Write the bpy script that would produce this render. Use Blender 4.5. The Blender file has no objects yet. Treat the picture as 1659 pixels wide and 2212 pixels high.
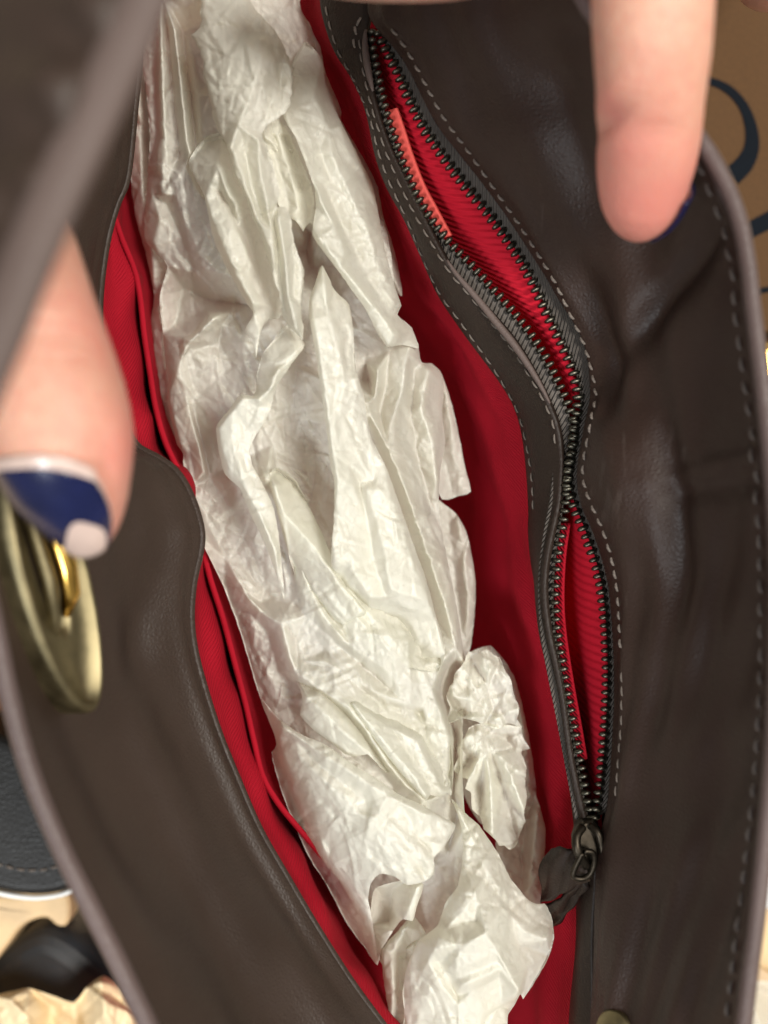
import bpy, bmesh, math, random
import numpy as np
from mathutils import Vector, Matrix
from mathutils.geometry import delaunay_2d_cdt

random.seed(7)
SC = bpy.context.scene
COL = SC.collection
K = 0.22 / 2212.0      # metres per layout unit on the z = 0 plane (level of the zip)
H = 0.236              # height of the camera over that plane

# ------------------------------------------------------------------ camera
cam_d = bpy.data.cameras.new('camera')
cam = bpy.data.objects.new('camera', cam_d); COL.objects.link(cam)
cam.location = (0, 0, H)
cam_d.sensor_fit = 'VERTICAL'; cam_d.sensor_height = 36.0; cam_d.sensor_width = 27.0
cam_d.lens = 18.0 / (0.11 / H)
cam_d.clip_start = 0.005; cam_d.clip_end = 50
cam_d.dof.use_dof = True
cam_d.dof.focus_distance = H + 0.004
cam_d.dof.aperture_fstop = cam_d.lens / 4.9
SC.camera = cam

# ------------------------------------------------------------------ world, lamps, exposure
W = bpy.data.worlds.new('World'); SC.world = W; W.use_nodes = True
bg = W.node_tree.nodes['Background']
bg.inputs[0].default_value = (1.0, 0.95, 0.87, 1); bg.inputs[1].default_value = 0.23

def lamp(name, loc, energy, size, color, target=(0, 0, 0)):
    d = bpy.data.lights.new(name, 'AREA'); d.energy = energy; d.size = size; d.color = color; d.shape = 'DISK'
    o = bpy.data.objects.new(name, d); COL.objects.link(o); o.location = loc
    o.rotation_euler = (Vector(target) - Vector(loc)).to_track_quat('-Z', 'Y').to_euler()
    return o
lamp('ceiling_lamp_warm', (0.62, 0.02, 1.45), 30, 0.45, (1.0, 0.96, 0.88))
lamp('ceiling_lamp_cool', (-0.55, -0.95, 1.35), 16, 0.40, (0.93, 0.97, 1.0))

SC.view_settings.view_transform = 'Standard'
SC.view_settings.look = 'None'
SC.view_settings.exposure = 0.06
SC.view_settings.gamma = 1.0
SC.view_settings.use_curve_mapping = False
SC.render.engine = 'CYCLES'
SC.cycles.use_denoising = True
SC.cycles.max_bounces = 7
SC.cycles.diffuse_bounces = 5
SC.cycles.adaptive_threshold = 0.02
SC.cycles.transparent_max_bounces = 8
SC.cycles.sample_clamp_indirect = 4

# ------------------------------------------------------------------ material helpers
def newmat(name):
    m = bpy.data.materials.new(name); m.use_nodes = True
    nt = m.node_tree
    return m, nt, nt.nodes['Principled BSDF'], nt.nodes['Material Output']

def N(nt, typ, **kw):
    n = nt.nodes.new(typ)
    for a, b in kw.items():
        if a.startswith('i_'):
            n.inputs[a[2:].replace('_', ' ')].default_value = b
        else:
            setattr(n, a, b)
    return n

def ramp(nt, fac, stops):
    r = nt.nodes.new('ShaderNodeValToRGB')
    e = r.color_ramp.elements
    while len(e) < len(stops): e.new(0.5)
    for q, (p, c) in zip(e, stops):
        q.position = p; q.color = (*c, 1) if len(c) == 3 else c
    nt.links.new(fac, r.inputs[0])
    return r

def coords(nt, kind='Object', scale=(1, 1, 1), rot=(0, 0, 0)):
    t = nt.nodes.new('ShaderNodeTexCoord'); mp = nt.nodes.new('ShaderNodeMapping')
    mp.inputs['Scale'].default_value = scale; mp.inputs['Rotation'].default_value = rot
    nt.links.new(t.outputs[kind], mp.inputs[0])
    return mp.outputs[0]

def bump(nt, bsdf, height, strength, dist=0.0005, prev=None):
    b = nt.nodes.new('ShaderNodeBump'); b.inputs['Strength'].default_value = strength; b.inputs['Distance'].default_value = dist
    nt.links.new(height, b.inputs['Height'])
    if prev is not None: nt.links.new(prev.outputs[0], b.inputs['Normal'])
    nt.links.new(b.outputs[0], bsdf.inputs['Normal'])
    return b

def mat_leather(name, base, light, rough=0.42, scuff=0.0, grain=1400, spec=0.32):
    m, nt, b, out = newmat(name)
    co = coords(nt)
    n1 = N(nt, 'ShaderNodeTexNoise', i_Scale=22.0, i_Detail=6.0, i_Roughness=0.6); nt.links.new(co, n1.inputs['Vector'])
    r = ramp(nt, n1.outputs['Fac'], [(0.3, base), (0.72, light)])
    col = r.outputs[0]
    n3 = N(nt, 'ShaderNodeTexNoise', i_Scale=90.0, i_Detail=4.0); nt.links.new(co, n3.inputs['Vector'])
    rr = N(nt, 'ShaderNodeMapRange'); rr.inputs['To Min'].default_value = rough - 0.07; rr.inputs['To Max'].default_value = rough + 0.10
    nt.links.new(n3.outputs['Fac'], rr.inputs[0]); nt.links.new(rr.outputs[0], b.inputs['Roughness'])
    if scuff > 0:
        co2 = coords(nt, 'Object', (1100, 150, 110), (0, 0, 0.30))
        n4 = N(nt, 'ShaderNodeTexNoise', i_Scale=1.0, i_Detail=2.0); nt.links.new(co2, n4.inputs['Vector'])
        n5 = N(nt, 'ShaderNodeTexNoise', i_Scale=38.0, i_Detail=2.0); nt.links.new(co, n5.inputs['Vector'])
        mu = N(nt, 'ShaderNodeMath', operation='MULTIPLY'); nt.links.new(n4.outputs['Fac'], mu.inputs[0]); nt.links.new(n5.outputs['Fac'], mu.inputs[1])
        rs = ramp(nt, mu.outputs[0], [(0.385, (0, 0, 0)), (0.48, (scuff, scuff, scuff))])
        mx = N(nt, 'ShaderNodeMix', data_type='RGBA'); mx.inputs[7].default_value = (0.20, 0.17, 0.155, 1)
        nt.links.new(rs.outputs[0], mx.inputs[0]); nt.links.new(col, mx.inputs[6]); col = mx.outputs[2]
    nt.links.new(col, b.inputs['Base Color'])
    v = N(nt, 'ShaderNodeTexVoronoi', i_Scale=grain, feature='DISTANCE_TO_EDGE'); nt.links.new(co, v.inputs['Vector'])
    b1 = bump(nt, b, v.outputs['Distance'], 0.45, 0.0003)
    n2 = N(nt, 'ShaderNodeTexNoise', i_Scale=260.0, i_Detail=4.0); nt.links.new(co, n2.inputs['Vector'])
    bump(nt, b, n2.outputs['Fac'], 0.16, 0.0006, b1)
    b.inputs['Specular IOR Level'].default_value = spec
    return m

def mat_fabric(name, col, col2, rib=0.0, ribscale=900, sheen=0.06):
    m, nt, b, out = newmat(name)
    co = coords(nt)
    n1 = N(nt, 'ShaderNodeTexNoise', i_Scale=60.0, i_Detail=6.0); nt.links.new(co, n1.inputs['Vector'])
    r = ramp(nt, n1.outputs['Fac'], [(0.3, col), (0.75, col2)])
    nt.links.new(r.outputs[0], b.inputs['Base Color'])
    b.inputs['Roughness'].default_value = 0.85
    b.inputs['Specular IOR Level'].default_value = 0.2
    b.inputs['Sheen Weight'].default_value = sheen; b.inputs['Sheen Roughness'].default_value = 0.5
    b.inputs['Sheen Tint'].default_value = (*col2, 1)
    n2 = N(nt, 'ShaderNodeTexNoise', i_Scale=2600.0, i_Detail=2.0); nt.links.new(co, n2.inputs['Vector'])
    b1 = bump(nt, b, n2.outputs['Fac'], 0.35, 0.0003)
    if rib > 0:
        uv = coords(nt, 'UV')
        w = N(nt, 'ShaderNodeTexWave', i_Scale=ribscale, i_Distortion=0.6, i_Detail=2.0); w.inputs['Detail Scale'].default_value = 0.4
        w.bands_direction = 'DIAGONAL'
        nt.links.new(uv, w.inputs['Vector'])
        bump(nt, b, w.outputs['Fac'], rib, 0.0006, b1)
    return m

def mat_plain(name, col, rough=0.5, metal=0.0, noise=0.15, nscale=300, bmp=0.1, coat=0.0):
    m, nt, b, out = newmat(name)
    co = coords(nt)
    n1 = N(nt, 'ShaderNodeTexNoise', i_Scale=float(nscale), i_Detail=5.0); nt.links.new(co, n1.inputs['Vector'])
    lo = tuple(c * (1 - noise) for c in col); hi = tuple(min(1, c * (1 + noise)) for c in col)
    r = ramp(nt, n1.outputs['Fac'], [(0.3, lo), (0.7, hi)])
    nt.links.new(r.outputs[0], b.inputs['Base Color'])
    rr = N(nt, 'ShaderNodeMapRange'); rr.inputs['To Min'].default_value = rough * 0.8; rr.inputs['To Max'].default_value = min(1, rough * 1.25)
    nt.links.new(n1.outputs['Fac'], rr.inputs[0]); nt.links.new(rr.outputs[0], b.inputs['Roughness'])
    b.inputs['Metallic'].default_value = metal
    b.inputs['Coat Weight'].default_value = coat
    if bmp: bump(nt, b, n1.outputs['Fac'], bmp, 0.0004)
    return m

def mat_tissue(name):
    m, nt, b, out = newmat(name)
    co = coords(nt)
    n1 = N(nt, 'ShaderNodeTexNoise', i_Scale=70.0, i_Detail=5.0); nt.links.new(co, n1.inputs['Vector'])
    r = ramp(nt, n1.outputs['Fac'], [(0.3, (0.88, 0.875, 0.79)), (0.75, (0.925, 0.92, 0.85))])
    nt.links.new(r.outputs[0], b.inputs['Base Color'])
    n2 = N(nt, 'ShaderNodeTexNoise', i_Scale=420.0, i_Detail=6.0, i_Roughness=0.65); nt.links.new(co, n2.inputs['Vector'])
    rr = N(nt, 'ShaderNodeMapRange'); rr.inputs['To Min'].default_value = 0.27; rr.inputs['To Max'].default_value = 0.46
    nt.links.new(n2.outputs['Fac'], rr.inputs[0]); nt.links.new(rr.outputs[0], b.inputs['Roughness'])
    b.inputs['Specular IOR Level'].default_value = 0.45
    nd = N(nt, 'ShaderNodeTexNoise', i_Scale=150.0, i_Detail=2.0); nt.links.new(co, nd.inputs['Vector'])
    wm = N(nt, 'ShaderNodeVectorMath', operation='MULTIPLY_ADD'); wm.inputs[1].default_value = (0.003, 0.003, 0.003)
    nt.links.new(nd.outputs['Color'], wm.inputs[0]); nt.links.new(co, wm.inputs[2])
    ar = N(nt, 'ShaderNodeMapRange'); ar.inputs['From Min'].default_value = 0.36; ar.inputs['From Max'].default_value = 0.66
    ar.inputs['To Min'].default_value = 0.15; ar.inputs['To Max'].default_value = 1.0; nt.links.new(n1.outputs['Fac'], ar.inputs[0])
    tot = None
    for sc_, st_ in ((330.0, 0.30), (760.0, 0.16)):
        mp = N(nt, 'ShaderNodeMapping'); mp.inputs['Scale'].default_value = (1.0, 0.5, 0.8); mp.inputs['Rotation'].default_value = (0, 0, 0.35)
        nt.links.new(wm.outputs[0], mp.inputs[0])
        vf = N(nt, 'ShaderNodeTexVoronoi', feature='F1', i_Scale=sc_); nt.links.new(mp.outputs[0], vf.inputs['Vector'])
        su = N(nt, 'ShaderNodeVectorMath', operation='SUBTRACT'); nt.links.new(mp.outputs[0], su.inputs[0]); nt.links.new(vf.outputs['Position'], su.inputs[1])
        ce = N(nt, 'ShaderNodeVectorMath', operation='MULTIPLY_ADD'); ce.inputs[1].default_value = (st_, st_, st_); ce.inputs[2].default_value = (-st_ / 2, -st_ / 2, -st_ / 2); nt.links.new(vf.outputs['Color'], ce.inputs[0])
        dt = N(nt, 'ShaderNodeVectorMath', operation='DOT_PRODUCT'); nt.links.new(su.outputs[0], dt.inputs[0]); nt.links.new(ce.outputs[0], dt.inputs[1])
        if tot is None: tot = dt.outputs['Value']
        else:
            ad = N(nt, 'ShaderNodeMath', operation='ADD'); nt.links.new(tot, ad.inputs[0]); nt.links.new(dt.outputs['Value'], ad.inputs[1]); tot = ad.outputs[0]
    ml = N(nt, 'ShaderNodeMath', operation='MULTIPLY'); nt.links.new(tot, ml.inputs[0]); nt.links.new(ar.outputs[0], ml.inputs[1])
    b2 = bump(nt, b, ml.outputs[0], 1.0, 1.0)
    tr = N(nt, 'ShaderNodeBsdfTranslucent'); tr.inputs[0].default_value = (0.94, 0.925, 0.82, 1)
    nt.links.new(b2.outputs[0], tr.inputs['Normal'])
    mx = N(nt, 'ShaderNodeMixShader'); mx.inputs[0].default_value = 0.44
    nt.links.new(b.outputs[0], mx.inputs[1]); nt.links.new(tr.outputs[0], mx.inputs[2])
    tp = N(nt, 'ShaderNodeBsdfTransparent'); tp.inputs[0].default_value = (0.95, 0.93, 0.9, 1)
    mx2 = N(nt, 'ShaderNodeMixShader'); mx2.inputs[0].default_value = 0.06
    nt.links.new(mx.outputs[0], mx2.inputs[1]); nt.links.new(tp.outputs[0], mx2.inputs[2])
    nt.links.new(mx2.outputs[0], out.inputs[0])
    return m

def mat_skin(name, tips):
    m, nt, b, out = newmat(name)
    co = coords(nt)
    n1 = N(nt, 'ShaderNodeTexNoise', i_Scale=120.0, i_Detail=5.0); nt.links.new(co, n1.inputs['Vector'])
    r = ramp(nt, n1.outputs['Fac'], [(0.3, (0.58, 0.315, 0.225)), (0.7, (0.66, 0.385, 0.28))])
    n2 = N(nt, 'ShaderNodeTexNoise', i_Scale=430.0, i_Detail=6.0, i_Roughness=0.7); nt.links.new(co, n2.inputs['Vector'])
    mr = N(nt, 'ShaderNodeMapRange'); mr.inputs['From Min'].default_value = 0.42; mr.inputs['From Max'].default_value = 0.68; mr.inputs['To Max'].default_value = 0.5; nt.links.new(n2.outputs['Fac'], mr.inputs[0])
    mo = N(nt, 'ShaderNodeMix', data_type='RGBA'); mo.inputs[7].default_value = (0.60, 0.24, 0.18, 1)
    nt.links.new(mr.outputs[0], mo.inputs[0]); nt.links.new(r.outputs[0], mo.inputs[6])
    at = N(nt, 'ShaderNodeAttribute', attribute_name='flush')
    mx = N(nt, 'ShaderNodeMix', data_type='RGBA'); mx.inputs[7].default_value = (0.64, 0.205, 0.17, 1)
    nt.links.new(at.outputs['Fac'], mx.inputs[0]); nt.links.new(mo.outputs[2], mx.inputs[6])
    nt.links.new(mx.outputs[2], b.inputs['Base Color'])
    b.inputs['Roughness'].default_value = 0.5
    b.inputs['Subsurface Weight'].default_value = 0.35
    b.inputs['Subsurface Radius'].default_value = (0.0040, 0.0016, 0.0009)
    b.inputs['Subsurface Scale'].default_value = 1.0
    b.inputs['Specular IOR Level'].default_value = 0.35
    v = N(nt, 'ShaderNodeTexVoronoi', i_Scale=1500.0); nt.links.new(co, v.inputs['Vector'])
    w = N(nt, 'ShaderNodeTexNoise', i_Scale=1.0, i_Detail=3.0); nt.links.new(coords(nt, 'Object', (160, 1500, 600)), w.inputs['Vector'])
    b0 = bump(nt, b, v.outputs['Distance'], 0.3, 0.0004)
    bump(nt, b, w.outputs['Fac'], 0.25, 0.0006, b0)
    return m

M = {}
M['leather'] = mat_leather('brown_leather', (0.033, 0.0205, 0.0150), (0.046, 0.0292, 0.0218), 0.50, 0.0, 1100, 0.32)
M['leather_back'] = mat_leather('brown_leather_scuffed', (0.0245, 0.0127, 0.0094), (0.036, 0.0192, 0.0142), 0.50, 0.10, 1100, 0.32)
M['band'] = mat_leather('band_leather', (0.017, 0.0102, 0.0075), (0.025, 0.0155, 0.0112), 0.5, 0.0, 1100, 0.25)  # darker copy of the bag leather; shade on the band put into colour
M['piping'] = mat_leather('leather_piping', (0.085, 0.060, 0.056), (0.125, 0.088, 0.082), 0.42, 0.0)
M['leather_edge'] = mat_leather('raw_leather_edge', (0.085, 0.060, 0.052), (0.125, 0.090, 0.080), 0.6, 0.0)
M['black'] = mat_leather('black_leather', (0.010, 0.0095, 0.009), (0.018, 0.017, 0.016), 0.42, 0.0, 700)
M['gloss_black'] = mat_plain('glossy_black', (0.020, 0.022, 0.026), 0.42, 0.0, 0.3, 60, 0.05, 0.6)
M['red'] = mat_fabric('red_lining', (0.30, 0.0030, 0.013), (0.39, 0.0050, 0.019), 0.45, 620)
M['red_twill'] = mat_fabric('red_twill', (0.52, 0.008, 0.024), (0.66, 0.014, 0.035), 0.55, 330)
M['coral'] = mat_plain('coral_edge', (0.78, 0.10, 0.08), 0.7, 0, 0.12, 900, 0.3)
M['tape'] = mat_fabric('zip_tape', (0.075, 0.064, 0.056), (0.16, 0.14, 0.125), 1.0, 520, 0.2)
M['thread'] = mat_plain('thread', (0.165, 0.135, 0.115), 0.65, 0, 0.5, 1200, 0.3)
M['thread_dark'] = mat_plain('thread_dark', (0.13, 0.105, 0.088), 0.65, 0, 0.3, 1200, 0.3)
M['tooth'] = mat_plain('zip_metal', (0.125, 0.118, 0.095), 0.42, 1.0, 0.3, 900, 0.1)
M['bronze'] = mat_plain('slider_metal', (0.05, 0.041, 0.031), 0.46, 1.0, 0.35, 500, 0.15)
M['brass'] = mat_plain('brushed_brass', (0.25, 0.21, 0.12), 0.50, 1.0, 0.25, 250, 0.08)
M['gold'] = mat_plain('gold', (0.85, 0.52, 0.12), 0.22, 1.0, 0.1, 250, 0.02)
M['tissue'] = mat_tissue('tissue')
M['skin'] = mat_skin('skin', None)
M['polish'] = mat_plain('navy_polish', (0.0035, 0.007, 0.045), 0.26, 0.0, 0.2, 200, 0.03, 0.35)
M['nail'] = mat_plain('bare_nail', (0.55, 0.42, 0.37), 0.35, 0.0, 0.08, 300, 0.05, 0.2)
M['kraft'] = mat_plain('kraft_board', (0.115, 0.062, 0.029), 0.8, 0, 0.10, 900, 0.25)
M['ink'] = mat_plain('navy_ink', (0.010, 0.013, 0.018), 0.8, 0, 0.1, 700, 0.1)
for q in ('ink', 'kraft', 'black', 'gloss_black'): M[q].node_tree.nodes['Principled BSDF'].inputs['Specular IOR Level'].default_value = {'ink': 0.05, 'kraft': 0.15, 'black': 0.25, 'gloss_black': 0.5}[q]
M['table'] = mat_plain('pale_table', (0.55, 0.40, 0.25), 0.55, 0, 0.15, 40, 0.1)
M['tan'] = mat_plain('tan_leather', (0.62, 0.44, 0.24), 0.5, 0, 0.15, 120, 0.2)
M['cream'] = mat_plain('cream_paper', (0.82, 0.66, 0.42), 0.55, 0, 0.12, 90, 0.3)
M['white'] = mat_plain('white_plastic', (0.82, 0.83, 0.82), 0.35, 0, 0.04, 60, 0.1)
M['orange'] = mat_plain('orange_brown', (0.42, 0.15, 0.04), 0.5, 0, 0.15, 90, 0.2)

# ------------------------------------------------------------------ geometry helpers
def P(px, py, z):
    s = K * (H - z) / H
    return Vector(((px - 829.5) * s, -(py - 1106.0) * s, z))

def PA(px, py, z):
    s = K * (H - z) / H
    return np.stack([(px - 829.5) * s, -(py - 1106.0) * s, z + 0 * px], -1)

def cr(pts, n):
    """smooth curve through pts, resampled to n points evenly by length"""
    p = np.array(pts, float)
    a = np.vstack([2 * p[0] - p[1], p, 2 * p[-1] - p[-2]])
    out = []
    for i in range(1, len(a) - 2):
        t = np.linspace(0, 1, 14, endpoint=False)[:, None]
        p0, p1, p2, p3 = a[i - 1], a[i], a[i + 1], a[i + 2]
        out.append(0.5 * ((2 * p1) + (-p0 + p2) * t + (2 * p0 - 5 * p1 + 4 * p2 - p3) * t ** 2 + (-p0 + 3 * p1 - 3 * p2 + p3) * t ** 3))
    out.append(p[-1][None])
    q = np.vstack(out)
    d = np.r_[0, np.cumsum(np.linalg.norm(np.diff(q[:, :2], axis=0), axis=1))]
    s = np.linspace(0, d[-1], n)
    return np.stack([np.interp(s, d, q[:, j]) for j in range(q.shape[1])], -1)

def by_y(pts, ys):
    """curve as x(y) sampled at given ys (pts must run down the picture)"""
    c = cr(pts, 400)
    o = np.argsort(c[:, 1], kind='stable')
    return np.stack([np.interp(ys, c[o, 1], c[o, j]) for j in range(c.shape[1])], -1)

def mesh_obj(name, verts, faces, mat, parent=None, smooth=True, uvs=None):
    me = bpy.data.meshes.new(name)
    verts = np.asarray(verts, float)
    me.from_pydata([tuple(v) for v in verts], [], [tuple(int(i) for i in f) for f in faces])
    if smooth: me.polygons.foreach_set('use_smooth', [True] * len(me.polygons))
    if uvs is not None:
        ul = me.uv_layers.new(name='UVMap')
        idx = np.empty(len(me.loops), int); me.loops.foreach_get('vertex_index', idx)
        ul.data.foreach_set('uv', np.asarray(uvs, float)[idx].ravel())
    if mat: me.materials.append(mat)
    me.update()
    o = bpy.data.objects.new(name, me); COL.objects.link(o)
    if parent: o.parent = parent
    return o

def grid_faces(n, m, closed=False):
    f = []
    for i in range(n - 1):
        for j in range(m if closed else m - 1):
            a = i * m + j; b = i * m + (j + 1) % m
            f.append((a, b, b + m, a + m))
    return f

def wob(seed, freqs, amp):
    r = np.random.RandomState(seed)
    fs = [(r.normal(size=2) * f, r.rand() * 6.28, r.rand() * 0.7 + 0.3) for f in freqs for _ in range(3)]
    def fn(x, y):
        s = 0 * x
        for v, ph, a in fs: s = s + a * np.sin(v[0] * x + v[1] * y + ph)
        return amp * s / len(fs) * 2
    return fn

class Loft:
    """skin over guide curves given in layout units with heights; can be sampled for seams"""
    def __init__(self, curves, n, m, disp=None):
        C = [cr(c, n) for c in curves]
        C3 = np.stack([PA(c[:, 0], c[:, 1], c[:, 2]) for c in C], 0)   # k,n,3
        k = len(C)
        t = np.linspace(0, k - 1, m)
        G = np.empty((n, m, 3))
        for q, tt in enumerate(t):
            i = min(int(tt), k - 2); f = tt - i
            p1, p2 = C3[i], C3[i + 1]
            p0 = C3[i - 1] if i > 0 else 2 * p1 - p2
            p3 = C3[i + 2] if i + 2 < k else 2 * p2 - p1
            G[:, q] = 0.5 * ((2 * p1) + (-p0 + p2) * f + (2 * p0 - 5 * p1 + 4 * p2 - p3) * f * f + (-p0 + 3 * p1 - 3 * p2 + p3) * f ** 3)
        self.n, self.m = n, m
        self.G = G
        if disp is not None:
            U, V = np.meshgrid(np.linspace(0, 1, n), np.linspace(0, 1, m), indexing='ij')
            self.G = G + self.normals() * disp(U, V, G)[..., None]
        self.Nn = self.normals()
    def normals(self):
        G = self.G
        du = np.gradient(G, axis=0); dv = np.gradient(G, axis=1)
        nn = np.cross(du, dv); nn /= np.linalg.norm(nn, axis=2, keepdims=True) + 1e-12
        if nn[..., 2].mean() < 0: nn = -nn
        return nn
    def at(self, u, v):
        a = np.clip(u, 0, 1) * (self.n - 1); b = np.clip(v, 0, 1) * (self.m - 1)
        i = min(int(a), self.n - 2); j = min(int(b), self.m - 2); fa, fb = a - i, b - j
        def q(A): return (A[i, j] * (1 - fa) * (1 - fb) + A[i + 1, j] * fa * (1 - fb) + A[i, j + 1] * (1 - fa) * fb + A[i + 1, j + 1] * fa * fb)
        return q(self.G), q(self.Nn)
    def obj(self, name, mat, parent, thick=0.0, offset=-1):
        G = self.G; n, m = self.n, self.m
        lu = np.r_[0, np.cumsum(np.linalg.norm(np.diff(G[:, m // 2], axis=0), axis=1))]
        lv = np.r_[0, np.cumsum(np.linalg.norm(np.diff(G[n // 2], axis=0), axis=1))]
        uv = np.stack(np.meshgrid(lu, lv, indexing='ij'), -1).reshape(-1, 2)
        F = grid_faces(n, m)
        c = np.cross(G[n // 2 + 1, m // 2] - G[n // 2, m // 2], G[n // 2, m // 2 + 1] - G[n // 2, m // 2])
        if c[2] > 0: F = [f[::-1] for f in F]
        o = mesh_obj(name, G.reshape(-1, 3), F, mat, parent, True, uv)
        if thick:
            md = o.modifiers.new('thickness', 'SOLIDIFY'); md.thickness = thick; md.offset = offset
        return o

def tube(name, path, rad, mat, parent=None, ns=14, cap=True, flat=1.0):
    path = np.asarray(path, float); n = len(path)
    rad = np.broadcast_to(np.asarray(rad, float), (n,))
    T = np.gradient(path, axis=0); T /= np.linalg.norm(T, axis=1, keepdims=True) + 1e-12
    up = np.array([0, 0, 1.0]); V = []
    for i in range(n):
        s = np.cross(T[i], up)
        if np.linalg.norm(s) < 0.2: s = np.cross(T[i], [0, 1, 0])
        s /= np.linalg.norm(s); b = np.cross(s, T[i])
        for q in range(ns):
            a = 2 * math.pi * q / ns
            V.append(path[i] + rad[i] * (math.cos(a) * s + flat * math.sin(a) * b))
    F = grid_faces(n, ns, True)
    if cap: F += [tuple(range(ns))[::-1], tuple(range((n - 1) * ns, n * ns))]
    return mesh_obj(name, V, F, mat, parent)

def empty(name, loc=(0, 0, 0)):
    o = bpy.data.objects.new(name, None); COL.objects.link(o); o.location = loc; o.empty_display_size = 0.01
    return o

def tag(o, label=None, cat=None, group=None, kind=None):
    if label: o['label'] = label
    if cat: o['category'] = cat
    if group: o['group'] = group
    if kind: o['kind'] = kind
    return o

def linked(name, me, mtx, parent):
    o = bpy.data.objects.new(name, me); COL.objects.link(o); o.parent = parent; o.matrix_local = mtx
    return o

def frame(pos, x, z):
    x = Vector(x).normalized(); z = Vector(z); y = z.cross(x).normalized(); z = x.cross(y)
    m = Matrix((x, y, z)).transposed().to_4x4(); m.translation = Vector(pos)
    return m

def slab(name, poly, z0, z1, mat, parent=None, bevel=0.0, seg=3):
    """closed solid from an outline (layout units at its top)"""
    bm = bmesh.new()
    vs = [bm.verts.new(P(x, y, z1)) for x, y in poly]
    f = bm.faces.new(vs)
    if f.normal.z < 0: f.normal_flip()
    f.normal_update()
    r = bmesh.ops.extrude_face_region(bm, geom=[f])
    top = [g for g in r['geom'] if isinstance(g, bmesh.types.BMVert)]
    for v in vs: v.co.z = z0
    bmesh.ops.recalc_face_normals(bm, faces=bm.faces)
    if bevel:
        ed = [e for e in bm.edges if all(abs(v.co.z - z1) < 1e-6 for v in e.verts)]
        bmesh.ops.bevel(bm, geom=ed, offset=bevel, segments=seg, affect='EDGES', profile=0.6)
    me = bpy.data.meshes.new(name); bm.to_mesh(me); bm.free()
    me.materials.append(mat)
    o = bpy.data.objects.new(name, me); COL.objects.link(o)
    if parent: o.parent = parent
    return o

# ================================================================== THE SURFACE UNDER THE BAG
TZ = -0.112
table = mesh_obj('table', [(-0.6, -0.6, TZ), (0.6, -0.6, TZ), (0.6, 0.6, TZ), (-0.6, 0.6, TZ)], [(0, 1, 2, 3)], M['table'], None, False)
tag(table, kind='structure')

# ================================================================== THE HANDBAG
bag = empty('handbag', (0, 0, TZ))
tag(bag, 'open dark brown leather handbag with red lining, stuffed with tissue paper', 'handbag')
bag_in = bag
bpy.context.view_layer.update()
def to_bag(o):
    # parts are modelled in world space; only direct children need the base offset undone
    if o.parent == bag: o.matrix_parent_inverse = Matrix.Translation((0, 0, -TZ))
    return o

# guide curves (layout units)
REDGE = [(690, -60), (693, 0), (700, 40), (722, 110), (755, 170), (790, 250), (810, 330), (836, 400), (870, 470), (900, 545), (940, 630), (990, 700), (1040, 770), (1085, 840), (1110, 890), (1127, 950), (1140, 1030), (1144, 1100), (1141, 1160), (1145, 1230), (1165, 1330), (1185, 1420), (1210, 1520), (1233, 1620), (1243, 1700), (1246, 1780), (1244, 1880), (1241, 1980), (1238, 2100), (1230, 2240)]
BIN = [(796, -60), (796, 0), (798, 30), (788, 74), (791, 130), (803, 190), (822, 260), (845, 330), (875, 400), (905, 460), (940, 520), (980, 585), (1026, 640), (1070, 695), (1110, 745), (1150, 805), (1182, 862), (1205, 920), (1211, 980), (1206, 1040), (1200, 1090), (1188, 1150), (1178, 1230), (1177, 1300), (1183, 1380), (1197, 1460), (1213, 1540), (1230, 1630), (1243, 1700), (1256, 1770), (1280, 1850), (1282, 1950), (1279, 2100), (1270, 2240)]
TL = [(800, 72), (803, 110), (812, 160), (825, 220), (845, 290), (870, 360), (900, 430), (938, 490), (975, 535), (1020, 582), (1060, 627), (1100, 672), (1140, 722), (1175, 777), (1202, 830), (1222, 875), (1234, 915), (1234, 960), (1226, 1005), (1219, 1050), (1217, 1090), (1208, 1150), (1199, 1220), (1195, 1290), (1199, 1360), (1211, 1440), (1226, 1525), (1243, 1612), (1256, 1690), (1270, 1765)]
TR = [(822, 72), (836, 104), (860, 152), (887, 212), (918, 275), (962, 340), (1010, 403), (1057, 460), (1094, 510), (1130, 565), (1160, 622), (1188, 682), (1217, 742), (1240, 795), (1252, 845), (1252, 885), (1245, 920), (1240, 960), (1233, 1005), (1231, 1050), (1242, 1090), (1262, 1140), (1284, 1200), (1300, 1262), (1308, 1330), (1312, 1400), (1313, 1470), (1310, 1545), (1305, 1622), (1298, 1700), (1288, 1765)]
SEAM = [(794, -60), (794, 0), (795, 28), (806, 52), (824, 74), (856, 110), (885, 155), (914, 215), (947, 275), (992, 333), (1037, 390), (1082, 450), (1121, 508), (1153, 558), (1180, 602), (1204, 647), (1228, 692), (1248, 737), (1262, 785), (1270, 830), (1273, 875), (1264, 930), (1251, 990), (1247, 1040), (1256, 1090), (1278, 1140), (1299, 1200), (1314, 1265), (1321, 1340), (1325, 1420), (1326, 1500), (1323, 1580), (1318, 1660), (1309, 1750), (1290, 1830), (1284, 1950), (1281, 2100), (1272, 2240)]
RIM = [(1225, -60), (1275, 30), (1350, 115), (1430, 200), (1500, 290), (1540, 350), (1574, 420), (1597, 490), (1612, 570), (1621, 650), (1631, 730), (1641, 810), (1651, 900), (1661, 1000), (1672, 1150), (1676, 1300), (1673, 1450), (1667, 1600), (1659, 1700), (1650, 1800), (1640, 1900), (1629, 2000), (1616, 2100), (1600, 2240)]
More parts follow.
